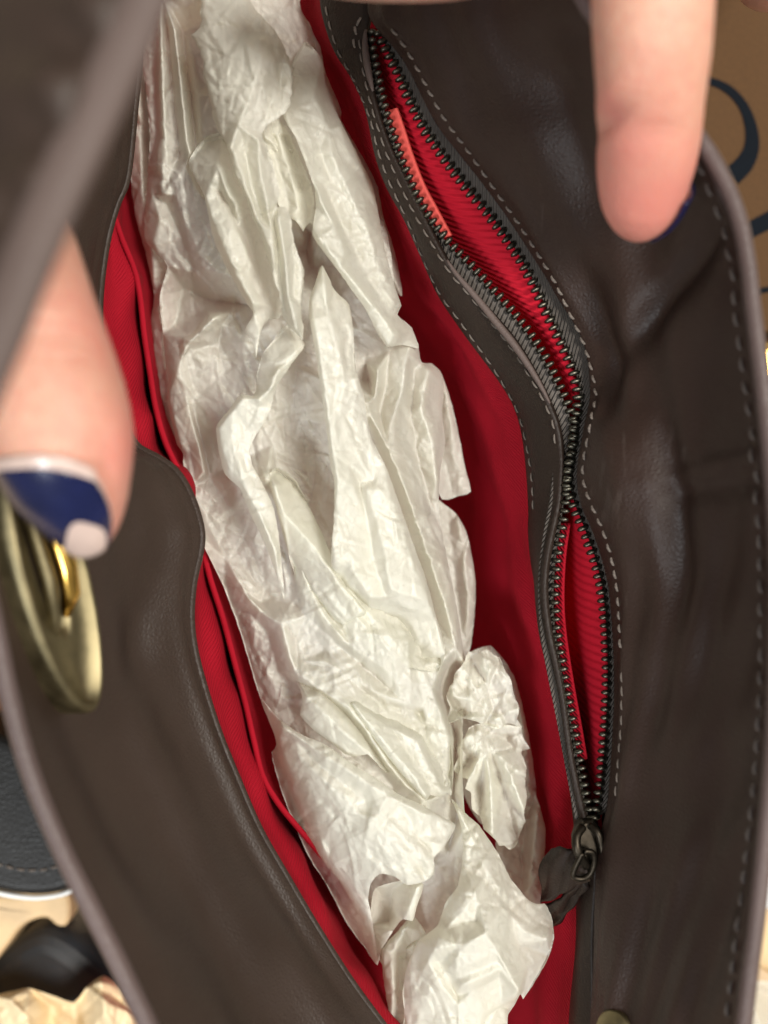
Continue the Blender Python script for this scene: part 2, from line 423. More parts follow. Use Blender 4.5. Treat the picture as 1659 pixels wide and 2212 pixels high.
LEDGE = [(306, -60), (300, 0), (300, 120), (290, 230), (274, 380), (250, 445), (228, 530), (214, 650), (218, 750), (240, 860), (290, 958), (332, 985), (370, 1010), (396, 1042), (416, 1085), (430, 1130), (434, 1165), (428, 1205), (416, 1260), (411, 1330), (418, 1400), (438, 1480), (470, 1580), (510, 1680), (558, 1790), (612, 1885), (680, 2000), (750, 2110), (800, 2180), (850, 2245)]  # upper end widened: dark leather stands in for shade over the lining
LRIM = [(20, -60), (-10, 60), (-40, 250), (-62, 500), (-72, 750), (-66, 950), (-52, 1100), (-34, 1230), (-4, 1375), (23, 1506), (66, 1661), (128, 1817), (195, 1954), (253, 2070), (319, 2207), (335, 2240)]

def ys_loft(pts, n, z):
    """sample a curve by picture row so neighbouring guides stay level; z constant or fn(t)"""
    c = cr(pts, n)
    t = np.linspace(0, 1, n)
    zz = np.array([z(a) for a in t]) if callable(z) else np.full(n, z)
    return np.c_[c[:, :2], zz]

YS = np.linspace(-60, 2238, 260)
def row(pts, z):
    c = by_y([(p[0], p[1]) for p in pts], YS)
    zz = np.array([z(y) for y in YS]) if callable(z) else np.full(len(YS), z)
    return np.c_[c[:, 0], YS, zz]
def mixrow(a, b, f, dz=0.0):
    r = a * (1 - f) + b * f; r[:, 2] += dz
    return r

# ---- back wall: leather panel from the zip seam up to the rim
seam = row(SEAM, lambda y: 0.004); rim = row(RIM, lambda y: 0.046)
def gauss(x, y, cx, cy, sx, sy, rot=0.0):
    c, s = math.cos(rot), math.sin(rot)
    u = (x - cx) * c + (y - cy) * s; v = -(x - cx) * s + (y - cy) * c
    return np.exp(-(u / sx) ** 2 - (v / sy) ** 2)
def pix(G):
    s = K * (H - G[..., 2]) / H
    return G[..., 0] / s + 829.5, -G[..., 1] / s + 1106
w1 = wob(3, [14, 26], 0.0011)
def disp_back(U, V, G):
    x, y = pix(G)
    env = np.sin(np.pi * np.clip(V, 0, 1))
    d = 0.6 * w1(U * 2.2, V * 0.9) * env
    # lump beside the closed part of the zip, dents and the fold pressed in by the finger
    d += 0.0028 * gauss(x, y, 1350, 960, 60, 190, -0.12)
    d -= 0.0034 * gauss(x, y, 1292, 740, 36, 200, -0.28)
    d -= 0.0026 * gauss(x, y, 1440, 640, 34, 200, 0.62)
    d += 0.0018 * gauss(x, y, 1490, 780, 60, 200, 0.1)
    d -= 0.0022 * gauss(x, y, 1455, 1100, 30, 200, -0.05)
    d += 0.0008 * gauss(x, y, 1560, 1005, 120, 22, -0.25)
    d -= 0.0008 * gauss(x, y, 1560, 1055, 120, 26, -0.15)
    d *= 1.5
    d -= 0.0026 * gauss(x, y, 1395, 500, 90, 80)
    d += 0.0012 * gauss(x, y, 1120, 250, 60, 260, -0.45)
    d -= 0.0012 * gauss(x, y, 1240, 260, 40, 260, -0.35)
    # long soft folds running down the lower part
    low = np.clip((y - 1150) / 500, 0, 1)
    d += low * 0.0007 * np.sin(V * 17 + 1.3 * np.sin(U * 5.0)) * env
    return d
back = Loft([seam, mixrow(seam, rim, 0.10, 0.0016), mixrow(seam, rim, 0.35, 0.0), mixrow(seam, rim, 0.65, -0.002), mixrow(seam, rim, 0.93, 0.0), rim], 260, 110, disp_back)
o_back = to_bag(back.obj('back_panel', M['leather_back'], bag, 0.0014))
# rim piping
pipe = row(RIM, 0.047); pp = PA(pipe[:, 0] + 4, pipe[:, 1], pipe[:, 2])
to_bag(tube('rim_piping', pp, 0.00145, M['piping'], o_back))
# outside of the back wall, down to the surface
outer = []
for f, z in ((0, 0.046), (0.3, 0.01), (0.7, -0.06), (1.0, TZ + 0.001)):
    r = PA(pipe[:, 0] + 18, pipe[:, 1], pipe[:, 2]); outer.append(r)
def shell(name, P0, side):
    n = len(P0); prof = [(0.0006, 0.0), (0.004, -0.03), (0.006, -0.09), (0.0, TZ - 0.046)]
    V = []; zs = np.linspace(0, 1, 16)
    for i in range(n):
        z0 = P0[i, 2]
        for s in zs:
            z = z0 + (TZ + 0.0006 - z0) * s
            V.append((P0[i, 0] + side * (0.001 + 0.016 * math.sin(math.pi * s / 2)), P0[i, 1], z))
    return to_bag(mesh_obj(name, V, grid_faces(n, len(zs)), M['leather'], bag))
shell('outer_back', pp, 1)

# ---- leather band left of the zip
rl = row(REDGE, lambda y: float(np.interp(y, [0, 500, 900, 1700, 2200], [-0.006, -0.007, -0.013, -0.012, -0.008]))); bi = row(BIN, lambda y: 0.0015)
def disp_band(U, V, G):
    x, y = pix(G)
    return 0.0009 * np.sin(np.pi * V) + 0.0004 * np.sin(U * 40 + 3 * V)
band = Loft([rl, mixrow(rl, bi, 0.5, 0.0006), bi], 260, 22, disp_band)
to_bag(band.obj('zip_band', M['band'], bag, 0.0013))

# ---- zip tapes
def strip(name, A, B, za, zb, mat, n=220, m=8):
    a = cr([(x, y, za) for x, y in A], n); b = cr([(x, y, zb) for x, y in B], n)
    L = Loft([a, b], n, m)
    return L, to_bag(L.obj(name, mat, bag, 0.0004))
BINz = [p for p in BIN if 60 < p[1] < 1790]
SEAMz = [p for p in SEAM if 50 < p[1] < 1790]
tapeL, o_tl = strip('zip_tape', [(x - 14, y) for x, y in BINz], TL, -0.0004, 0.0004, M['tape'])
tapeR, o_tr = strip('zip_tape', TR, [(x + 14, y) for x, y in SEAMz], 0.0006, 0.0022, M['tape'])

# ---- zip teeth, one by one
def tooth_mesh():
    bm = bmesh.new()
    # cross-sections along x: root (clamped over the tape), neck, head with a dimpled nose
    secs = [(-0.0009, 0.00052, 0.00075), (0.0000, 0.00058, 0.00085), (0.0008, 0.00050, 0.00078), (0.0014, 0.00030, 0.00052)]
    rings = []
    for x, hy, hz in secs:
        r = []
        for q in range(6):
            a = math.pi * 2 * (q + 0.5) / 6
            r.append(bm.verts.new((x, hy * math.cos(a) * 1.12, hz * math.sin(a) * 1.1)))
        rings.append(r)
    for a, b in zip(rings, rings[1:]):
        for q in range(6): bm.faces.new((a[q], a[(q + 1) % 6], b[(q + 1) % 6], b[q]))
    bm.faces.new(rings[0][::-1]); bm.faces.new(rings[-1])
    bmesh.ops.recalc_face_normals(bm, faces=bm.faces)
    me = bpy.data.meshes.new('tooth'); bm.to_mesh(me); bm.free()
    me.polygons.foreach_set('use_smooth', [True] * len(me.polygons)); me.materials.append(M['tooth'])
    return me
tm = tooth_mesh()
def teeth(curve, z, inward, tape, n):
    c = cr([(x, y) for x, y in curve], n); W3 = PA(c[:, 0], c[:, 1], np.full(n, z))
    T = np.gradient(W3, axis=0)
    for i in range(n):
        t = Vector(T[i]).normalized(); side = Vector((-t.y, t.x, 0)) * (1 if inward > 0 else -1)
        if side.x * inward < 0: side = -side
        y = c[i, 1]
        a = np.interp(y, [0, 420, 620, 850, 1000, 1200, 1800], [62, 50, 18, 20, 30, 50, 45]) if inward > 0 else np.interp(y, [0, 300, 500, 900, 1100, 1300, 1800], [25, 20, 12, 12, 25, 35, 40])
        a = math.radians(a + random.uniform(-5, 5))
        ax = side * math.cos(a) + Vector((0, 0, 1)) * math.sin(a)
        up = Vector((0, 0, 1)) * math.cos(a) - side * math.sin(a)
        m = frame(Vector(W3[i]) + ax * 0.0003, ax, up)
        s = random.uniform(0.98, 1.08)
        linked('tooth', tm, Matrix.Translation((0, 0, 0)) @ m @ Matrix.Diagonal((s * 0.86, s * 0.95, s, 1)), tape).matrix_parent_inverse = Matrix.Identity(4)
o_tl.matrix_parent_inverse = Matrix.Translation((0, 0, -TZ)); o_tr.matrix_parent_inverse = Matrix.Translation((0, 0, -TZ))
teeth(TL, 0.0008, 1, o_tl, 102)
teeth(TR, 0.0012, -1, o_tr, 102)

# ---- stitches
def stitch_mesh(name, L, r, mat):
    bm = bmesh.new(); rings = []
    for x, k, z in ((-0.5, 0.25, -0.8), (-0.36, 0.85, 0.1), (0, 1.0, 0.45), (0.36, 0.85, 0.1), (0.5, 0.25, -0.8)):
        rings.append([bm.verts.new((x * L, r * k * math.cos(q * math.pi / 3), r * (k * math.sin(q * math.pi / 3) + z))) for q in range(6)])
    for a, b in zip(rings, rings[1:]):
        for q in range(6): bm.faces.new((a[q], a[(q + 1) % 6], b[(q + 1) % 6], b[q]))
    bmesh.ops.recalc_face_normals(bm, faces=bm.faces)
    me = bpy.data.meshes.new(name); bm.to_mesh(me); bm.free()
    me.polygons.foreach_set('use_smooth', [True] * len(me.polygons)); me.materials.append(mat)
    return me
st_light = stitch_mesh('stitch', 0.0021, 0.00033, M['thread'])
st_dark = stitch_mesh('stitch', 0.0022, 0.00024, M['thread_dark'])
def nearest_uv(L, px, py):
    x, y = pix(L.G)
    d = (x - px) ** 2 + (y - py) ** 2
    i, j = np.unravel_index(np.argmin(d), d.shape)
    return i / (L.n - 1), j / (L.m - 1)
def sew(L, me, pts, gap, parent, twist=0.2, lift=0.0001):
    c = cr(pts, 300)
    q = []
    for x, y in c:
        u, v = nearest_uv(L, x, y); q.append((u, v))
    q = np.array(q)
    k = np.ones(15) / 15
    qs = np.stack([np.convolve(np.pad(q[:, j], 7, mode='edge'), k, 'valid') for j in range(2)], -1)
    W3 = np.array([L.at(u, v)[0] for u, v in qs])
    d = np.r_[0, np.cumsum(np.linalg.norm(np.diff(W3, axis=0), axis=1))]
    for s in np.arange(gap / 2, d[-1], gap):
        s += random.uniform(-0.06, 0.06) * gap
        u = np.interp(s, d, qs[:, 0]); v = np.interp(s, d, qs[:, 1])
        p, n = L.at(u, v)
        p2 = np.array([np.interp(min(s + gap / 3, d[-1]), d, W3[:, j]) for j in range(3)]); p1 = np.array([np.interp(max(s - gap / 3, 0), d, W3[:, j]) for j in range(3)])
        t = Vector(p2 - p1).normalized(); nn = Vector(n)
        t = (t + nn.cross(t) * (twist + random.uniform(-0.08, 0.08))).normalized()
        linked('stitch', me, frame(Vector(p) + nn * lift, t, nn), parent)
ZST = [(772, 62), (783, 42), (806, 30), (838, 48), (880, 108), (908, 160), (938, 215), (968, 268), (1012, 325), (1062, 398), (1106, 462), (1146, 520), (1176, 568), (1203, 615), (1230, 674), (1253, 730), (1275, 787), (1285, 842), (1283, 890), (1272, 945), (1260, 1000), (1261, 1042), (1277, 1082), (1297, 1130), (1318, 1190), (1332, 1262), (1338, 1340), (1342, 1420)]
sew(back, st_light, ZST[3:], 0.0029, o_back, 0.25)
for lo_, hi_ in ((62, 200), (560, 880)):
  be = np.array([q for q in np.c_[bi[:, 0], bi[:, 1], bi[:, 2]] if lo_ < q[1] < hi_])
  tube('band_edge', PA(be[:, 0] + 1, be[:, 1], be[:, 2] + 0.0001), 0.0008 * np.sin(np.linspace(0.15, 3.0, len(be))) ** 0.6, M['leather_edge'], [o for o in bag.children if o.name.startswith('zip_band')][0], 8)
sew(back, st_dark, [(1343, 1445), (1343, 1530), (1338, 1620), (1330, 1720)], 0.0030, o_back, 0.15)
RST = [(1500, 335), (1528, 395), (1553, 465), (1572, 530), (1582, 600), (1590, 680), (1600, 760), (1611, 840), (1624, 930), (1634, 1050), (1642, 1200), (1645, 1350), (1643, 1480), (1637, 1600), (1629, 1700), (1619, 1800), (1607, 1900), (1595, 2000), (1582, 2100), (1568, 2210)]
M['thread_rim'] = mat_plain('thread_rim', (0.12, 0.095, 0.082), 0.65, 0, 0.5, 700, 0.3)
st_rim = stitch_mesh('stitch', 0.0027, 0.00036, M['thread_rim'])
sew(back, st_rim, RST, 0.0040, o_back, 0.08, 0.0002)
o_band = [o for o in bag.children if o.name.startswith('zip_band')][0]
B1 = [(x + 9, y) for x, y in REDGE if 0 <= y < 1150]
B2 = [(x - 10, y) for x, y in BIN if 60 < y < 1000]
sew(band, st_light, [(768, 110), (766, 80), (770, 55), (780, 36)], 0.0026, o_band, 0.2)
sew(band, st_dark, B1, 0.0032, o_band, 0.05)
sew(band, st_dark, B2, 0.0031, o_band, 0.1)

# ---- inside of the zip pocket (red twill), with a coral edged strip
ZS = np.linspace(60, 1835, 200)
def rz(pts, z, dx=0):
    c = by_y([(p[0], p[1]) for p in pts], ZS); return np.c_[c[:, 0] + dx, ZS, np.full(len(ZS), z)]
tl, tr = rz(TL, 0), rz(TR, 0)
def zipmix(f, z, dx=0):
    r = tl * (1 - f) + tr * f; r[:, 2] = z * np.interp(ZS, [950, 1200], [1, 2.8]); r[:, 0] += dx
    return r
pocket = Loft([zipmix(1.0, -0.0006, 12), zipmix(0.82, -0.0010, 4), zipmix(0.5, -0.0028, 0), zipmix(0.15, -0.0080, -4), zipmix(0.0, -0.016, -40)], 200, 40)
to_bag(pocket.obj('zip_pocket', M['red_twill'], bag))
pl = Loft([zipmix(0.0, -0.0010, -18), zipmix(0.0, -0.008, -14), zipmix(0.0, -0.018, -40)], 200, 12)
to_bag(pl.obj('pocket_facing', M['red'], bag))
cs = cr([(852, 236), (868, 285), (888, 345), (912, 405), (940, 455), (972, 512)], 60)
CA = np.c_[cs[:, 0] + 5 * np.interp(np.linspace(0, 1, 60), [0, 0.1, 0.6, 1], [0.8, 1, 1, 0.25]), cs[:, 1] - 3, np.full(60, 0.0006)]
CB = np.c_[cs[:, 0] - 16, cs[:, 1] + 3, np.full(60, -0.0008)]
coral = Loft([CA, CB], 60, 6)
to_bag(coral.obj('pocket_binding', M['coral'], bag, 0.0008))
cs2 = cr([(1226, 1130), (1216, 1200), (1212, 1290), (1217, 1370), (1232, 1470), (1250, 1570), (1262, 1640)], 60)
c2 = Loft([np.c_[cs2[:, 0] + 4, cs2[:, 1], np.full(60, -0.0012)], np.c_[cs2[:, 0] - 16, cs2[:, 1], np.full(60, -0.003)]], 60, 6)
to_bag(c2.obj('pocket_binding', M['red'], bag, 0.0006))

# ---- red lining of the back wall
lt = row(REDGE, lambda y: float(np.interp(y, [0, 500, 900, 1700, 2200], [-0.008, -0.009, -0.0148, -0.014, -0.010]))); lt[:, 0] += 10
def drop(base, dx, z):
    r = base.copy(); r[:, 0] += dx; r[:, 2] = z
    return r
wl = wob(9, [8, 15], 0.0016)
def disp_ll(U, V, G):
    x, y = pix(G)
    return wl(U * 2.5, V) * np.clip(V * 3, 0, 1) + 0.0035 * gauss(x, y, 1085, 960, 38, 200, -0.33)
lin_b = Loft([lt, drop(lt, -34, -0.022), drop(lt, -95, -0.036), drop(lt, -170, -0.056), drop(lt, -240, -0.085)], 240, 60, disp_ll)
to_bag(lin_b.obj('lining_back', M['red'], bag))

# ---- front wall (left): steep leather panel from the rim down to the lined edge
lr = row(LRIM, lambda y: float(np.interp(y, [-60, 700, 1300, 2238], [0.060, 0.060, 0.056, 0.050])))
le = row(LEDGE, lambda y: float(np.interp(y, [-60, 600, 900, 1150, 1500, 2238], [-0.006, -0.004, 0.001, 0.005, 0.003, 0.001])))
w2 = wob(21, [9, 17], 0.0012)
def disp_front(U, V, G):
    x, y = pix(G)
    env = np.sin(np.pi * np.clip(V, 0, 1))
    d = 0.6 * w2(U * 1.6, V * 0.8) * env
    d += 0.0016 * np.sin(V * 14 + 2.2 * np.sin(U * 4.0) + 0.5) * env * np.clip((y - 1250) / 350, 0.0, 1)
    d += 0.00022 * np.sin(V * 33 + 3.0 * np.sin(U * 6.0)) * env
    d -= 0.0016 * gauss(x, y, 300, 1380, 40, 220, 0.25)
    return d
front = Loft([lr, mixrow(lr, le, 0.3, -0.002), mixrow(lr, le, 0.62, -0.003), mixrow(lr, le, 0.9, 0.0), le], 260, 100, disp_front)
o_front = to_bag(front.obj('front_panel', M['leather'], bag, 0.0014))
fp = PA(lr[:, 0] - 2, lr[:, 1], lr[:, 2] + 0.0006)
to_bag(tube('rim_piping', fp, 0.0017, M['piping'], o_front))
shell('outer_front', fp, -1)
lep = PA(le[:, 0] + 1.0, le[:, 1], le[:, 2] - 0.0008)
to_bag(tube('turned_edge', lep, 0.0009, M['leather'], o_front, 8))

# red lining of the front wall and the slip pocket hanging on it
ft = row(LEDGE, lambda y: float(np.interp(y, [-60, 600, 900, 1150, 1500, 2238], [-0.008, -0.006, -0.001, 0.003, 0.001, -0.001])))
ft[:, 0] -= 4
LW_ = lambda y: np.interp(y, [0, 425, 480, 600, 900, 1000, 1080, 1180, 1300, 1500, 1700, 2000, 2238], [2, 3, 24, 84, 84, 40, 6, 6, 58, 76, 62, 50, 40])  # tucked away at the upper end to darken the lining there
def dropw(base, f, z):
    r = base.copy(); r[:, 0] += f * LW_(r[:, 1]); r[:, 2] = np.minimum(z, r[:, 2] - 0.003)
    return r
wl2 = wob(31, [10, 18], 0.0012)
lin_f = Loft([ft, dropw(ft, 0.35, -0.006), dropw(ft, 1.0, -0.014), dropw(ft, 1.25, -0.034), dropw(ft, 1.8, -0.060), drop(ft, 230, -0.088)], 240, 60, lambda U, V, G: wl2(U * 3, V) * np.clip(V * 3, 0, 1))
to_bag(lin_f.obj('lining_front', M['red'], bag))
PKT = [(212, 380), (238, 440), (264, 515), (290, 580), (303, 640), (312, 720), (324, 800), (337, 880), (358, 955), (392, 1030), (418, 1110), (440, 1195), (458, 1260), (482, 1335), (506, 1425), (531, 1520), (549, 1600), (568, 1675), (602, 1735), (655, 1800), (715, 1870), (780, 1940)]
pk = cr([(x, y, -0.0115) for x, y in PKT], 200)
pkL = Loft([pk, drop(pk, 4, -0.020), drop(pk, 44, -0.040), drop(pk, 130, -0.07)], 200, 30)
o_pk = to_bag(pkL.obj('slip_pocket', M['red'], bag, 0.0007))
to_bag(tube('pocket_hem', PA(pk[:, 0], pk[:, 1], pk[:, 2] + 0.0002), 0.0006, M['red'], o_pk, 10, True, 0.7))
# bottom of the bag
bt = mesh_obj('lining_base', [PA(np.array(x), np.array(y), np.array(-0.084)) for x, y in ((150, -150), (1250, -150), (1300, 2400), (300, 2400))], [(0, 1, 2, 3)], M['red'], bag, False)
to_bag(bt)

# ---- brass turn lock plate on the front wall
def tangent(L, px, py):
    u, v = nearest_uv(L, px, py); p, n = L.at(u, v)
    return Vector(p), Vector(n)
pc, nc = tangent(front, 100, 1225)
pa, _ = tangent(front, -20, 930); pb, _ = tangent(front, 150, 1538)
ax = (pb - pa).normalized(); nc = (nc - ax * nc.dot(ax)).normalized(); ay = nc.cross(ax)
half = (pb - pa).length / 2; cen = (pa + pb) / 2 + nc * 0.0030
def oval_ring(name, prof, a, b, mat, parent, ns=72):
    V = []
    for (ka, kb, h) in prof:
        for q in range(ns):
            t = 2 * math.pi * q / ns
            V.append(cen + ax * ((a + ka) * math.cos(t) - (0.004 if ka < -0.006 else 0.0)) + ay * ((b + kb) * math.sin(t)) + nc * h)
    return to_bag(mesh_obj(name, V, grid_faces(len(prof), ns, True), mat, parent))
aH, bH = half, 0.0088
clasp = oval_ring('clasp_plate', [(0, 0, -0.005), (0, 0, 0.0014), (-0.0003, -0.0003, 0.0026), (-0.0010, -0.0009, 0.0030), (-0.0017, -0.0015, 0.0028), (-0.0021, -0.0018, 0.0010), (-0.0090, -0.0046, 0.0013), (-0.0118, -0.0053, 0.0010), (-0.0122, -0.0055, -0.003)], aH, bH, M['brass'], bag)
clasp['label'] = 'oval brass turn lock plate with an open slot'
pcs = [cen + ax * s + nc * h for s, h in ((-0.014, 0.0012), (-0.008, 0.0036), (-0.001, 0.0042), (0.004, 0.0036), (0.008, 0.0012))]
c_post = to_bag(tube('clasp_post', [tuple(q + ay * 0.0012) for q in pcs], [0.0013, 0.0017, 0.0018, 0.0016, 0.0009], M['gold'], clasp, 14))
pcs = [cen + ax * s + nc * h for s, h in ((-0.017, 0.0006), (-0.009, 0.0022), (0.0, 0.0026), (0.007, 0.0016), (0.012, 0.0002))]
to_bag(tube('clasp_bar', [tuple(q - ay * 0.0022) for q in pcs], [0.0009, 0.0012, 0.0013, 0.0011, 0.0007], M['brass'], clasp, 14))

# ---- flap folded back, close to the camera at the upper left
FE = [(345, -90), (315, -20), (262, 110), (200, 245), (135, 385), (92, 480), (42, 600), (2, 705), (-60, 850), (-130, 1000)]
fe = cr([(x, y, 0.118) for x, y in FE], 90)
def fl(dx, dy, z):
    r = fe.copy(); r[:, 0] += dx; r[:, 1] += dy; r[:, 2] = z
    return r
w3 = wob(5, [7, 12], 0.0022)
flap = Loft([fl(0, 0, 0.118), fl(-70, -25, 0.1185), fl(-190, -70, 0.113), fl(-420, -150, 0.098), fl(-760, -260, 0.06), fl(-1000, -330, 0.0)], 90, 60, lambda U, V, G: w3(U * 2, V * 2) * np.clip(V * 4, 0, 1))
o_flap = to_bag(flap.obj('flap', M['leather'], bag, 0.0016))
to_bag(tube('flap_piping', PA(fe[:, 0] + 2, fe[:, 1], fe[:, 2] - 0.0004), 0.0030, M['leather_edge'], o_flap, 14, True, 0.6))

# ---- magnetic snap at the foot of the back wall
u, v = nearest_uv(back, 1335, 2238); p, n = back.at(u, v); p = Vector(p); n = Vector(n); t1 = Vector((0, 1, 0)); t1 = (t1 - n * t1.dot(n)).normalized(); t2 = n.cross(t1)
V = []; prof = [(0.0050, -0.001), (0.0050, 0.0008), (0.0046, 0.0014), (0.0040, 0.0015), (0.0034, 0.0022), (0.0020, 0.0024), (0.0001, 0.0024)]
for r_, h_ in prof:
    for q in range(32):
        a = q * math.pi / 16; V.append(p + (t1 * math.cos(a) + t2 * math.sin(a)) * r_ + n * h_)
to_bag(mesh_obj('snap_stud', V, grid_faces(len(prof), 32, True), M['brass'], bag))

body_patch = to_bag(slab('zip_end_patch', [(1262, 1730), (1345, 1730), (1345, 1880), (1262, 1880)], -0.0052, -0.0042, M['band'], bag))
# ---- slider with its loop and leather pull
def body_from_outline(name, poly, z0, z1, mat, parent, bev):
    return to_bag(slab(name, poly, z0, z1, mat, parent, bev))
sl = body_from_outline('zip_slider', [(1262, 1776), (1282, 1772), (1298, 1790), (1308, 1830), (1312, 1872), (1300, 1878), (1282, 1872), (1262, 1868), (1246, 1850), (1240, 1815), (1248, 1790)], 0.0004, 0.0042, M['bronze'], bag, 0.0009)
sp = [(1258, 1786, 0.0048), (1246, 1805, 0.0062), (1246, 1832, 0.0068), (1258, 1858, 0.0058), (1268, 1872, 0.0044)]
to_bag(tube('slider_bridge', PA(*cr(sp, 24).T), 0.0010, M['bronze'], sl, 12))
sp = [(1276, 1784, 0.0044), (1292, 1800, 0.0056), (1300, 1830, 0.0052), (1306, 1862, 0.0048), (1309, 1872, 0.0046)]
to_bag(tube('slider_bridge', PA(*cr(sp, 24).T), 0.0008, M['bronze'], sl, 12))
lp = [(1262, 1838, 0.0072), (1280, 1842, 0.0068), (1284, 1862, 0.0060), (1276, 1886, 0.0052), (1258, 1898, 0.0050), (1238, 1892, 0.0054), (1246, 1866, 0.0064), (1258, 1842, 0.0072)]
to_bag(tube('pull_loop', PA(*cr(lp, 48).T), 0.00065, M['bronze'], sl, 12))
def sheet3(name, rows, mat, thick):
    L = Loft(rows, 40, 16, lambda U, V, G: 0.0006 * np.sin(6 * V + 2 * U) + 0.0002 * np.sin(17 * U + 5 * V))
    return to_bag(L.obj(name, mat, sl, thick, 0))
ra = cr([(1196, 1843, -0.003), (1217, 1831, 0.001), (1246, 1839, 0.003), (1264, 1857, 0.004)], 40)
rb = cr([(1170, 1896, -0.006), (1198, 1884, -0.001), (1238, 1874, 0.004), (1270, 1871, 0.005)], 40)
rc = cr([(1172, 1950, -0.010), (1198, 1938, -0.006), (1238, 1908, -0.001), (1273, 1888, 0.003)], 40)
sheet3('pull_tab', [ra, rb, rc], M['band'], 0.0018)
rd = cr([(1176, 1952, -0.011), (1200, 1944, -0.007), (1232, 1914, -0.002), (1252, 1898, 0.001)], 40)
re_ = cr([(1196, 2004, -0.015), (1214, 1986, -0.011), (1244, 1946, -0.006), (1268, 1904, -0.001)], 40)
sheet3('pull_tab', [rd, re_], M['band'], 0.0016)

# ================================================================== TISSUE PAPER
GS = 2.0     # sheet resolution in layout units
def interp1(xs, ys):
    return lambda v: np.interp(v, xs, ys)
sp_c = interp1([0, 300, 500, 800, 1000, 1300, 1500, 1800, 2000, 2212], [475, 540, 585, 650, 690, 750, 800, 880, 985, 1010])
sp_w = interp1([0, 300, 500, 800, 1000, 1300, 1500, 1800, 2000, 2212], [190, 235, 265, 290, 300, 265, 240, 250, 215, 190])
sp_t = interp1([0, 400, 900, 1400, 1800, 2212], [-0.004, 0.0, 0.001, 0.002, 0.000, -0.003])
def zbody(x, y):
    u = np.clip(np.abs((x - sp_c(y)) / sp_w(y)), 0, 1.35)
    return sp_t(y) - 0.021 * u ** 2.3

def tin(pts, zs, edges, X, Y, fill=0.0):
    """height of the triangulated surface over the given points, on a grid: flat facets with sharp creases"""
    vs = [Vector((float(a), float(b))) for a, b in pts]
    ov, oe, of, vm, em, fm = delaunay_2d_cdt(vs, edges, [], 0, 1e-4)
    zz = np.array(zs, float); src = np.array(pts, float)
    oz = np.empty(len(ov)); oxy = np.array([(v.x, v.y) for v in ov])
    for i, m in enumerate(vm):
        if m: oz[i] = zz[m[0]]
        else:
            d = (src[:, 0] - oxy[i, 0]) ** 2 + (src[:, 1] - oxy[i, 1]) ** 2
            k = np.argsort(d)[:3]; w = 1 / (d[k] + 1); oz[i] = (zz[k] * w).sum() / w.sum()
    out = np.full(X.shape, np.nan)
    x0, y0 = X[0, 0], Y[0, 0]; nx, ny = X.shape
    for f in of:
        a, b, c = f[0], f[1], f[2]
        A, B, Cc = oxy[a], oxy[b], oxy[c]
        mn = np.minimum(np.minimum(A, B), Cc); mx = np.maximum(np.maximum(A, B), Cc)
        i0 = max(0, int(math.floor((mn[0] - x0) / GS))); i1 = min(nx - 1, int(math.ceil((mx[0] - x0) / GS)))
        j0 = max(0, int(math.floor((mn[1] - y0) / GS))); j1 = min(ny - 1, int(math.ceil((mx[1] - y0) / GS)))
        if i1 < i0 or j1 < j0: continue
        det = (B[0] - A[0]) * (Cc[1] - A[1]) - (Cc[0] - A[0]) * (B[1] - A[1])
        if abs(det) < 1e-9: continue
        gx = X[i0:i1 + 1, j0:j1 + 1]; gy = Y[i0:i1 + 1, j0:j1 + 1]
        l1 = ((gx - A[0]) * (Cc[1] - A[1]) - (Cc[0] - A[0]) * (gy - A[1])) / det
        l2 = ((B[0] - A[0]) * (gy - A[1]) - (gx - A[0]) * (B[1] - A[1])) / det
        ok = (l1 >= -1e-6) & (l2 >= -1e-6) & (l1 + l2 <= 1 + 1e-6)
        z = oz[a] + l1 * (oz[b] - oz[a]) + l2 * (oz[c] - oz[a])
        sub = out[i0:i1 + 1, j0:j1 + 1]; sub[ok] = z[ok]
    out[np.isnan(out)] = fill
    return out

def blur(Z, r):
    n = int(3 * r) + 1; k = np.exp(-0.5 * (np.arange(-n, n + 1) / r) ** 2); k /= k.sum()
    Q = np.pad(Z, n, mode='edge')
    Q = np.apply_along_axis(lambda v: np.convolve(v, k, 'valid'), 0, Q)
    return np.apply_along_axis(lambda v: np.convolve(v, k, 'valid'), 1, Q)

def facets(X, Y, spacing, amp, seed, ang, stretch):
    """random crumple: facets of a jittered triangulation, stretched along ang"""
    r = np.random.RandomState(seed)
    c, s = math.cos(ang), math.sin(ang)
    x0, x1, y0, y1 = X.min(), X.max(), Y.min(), Y.max()
    cx, cy = (x0 + x1) / 2, (y0 + y1) / 2; R = math.hypot(x1 - x0, y1 - y0) / 2 + spacing * 3
    na = int(2 * R / (spacing * stretch)) + 2; nb = int(2 * R / spacing) + 2
    A, B = np.meshgrid(np.arange(na), np.arange(nb), indexing='ij')
    a = (A + 0.5 * (B % 2) + r.uniform(-.48, .48, A.shape)) * spacing * stretch - R
    b = (B + r.uniform(-.48, .48, A.shape)) * spacing - R
    px = cx + a * c - b * s; py = cy + a * s + b * c
    keep = (px > x0 - 3 * spacing * stretch) & (px < x1 + 3 * spacing * stretch) & (py > y0 - 3 * spacing * stretch) & (py < y1 + 3 * spacing * stretch)
    px, py = px[keep], py[keep]
    z = r.normal(size=px.shape); z = np.sign(z) * np.abs(z) ** 1.25 * amp
    return tin(np.c_[px, py], z, [], X, Y)

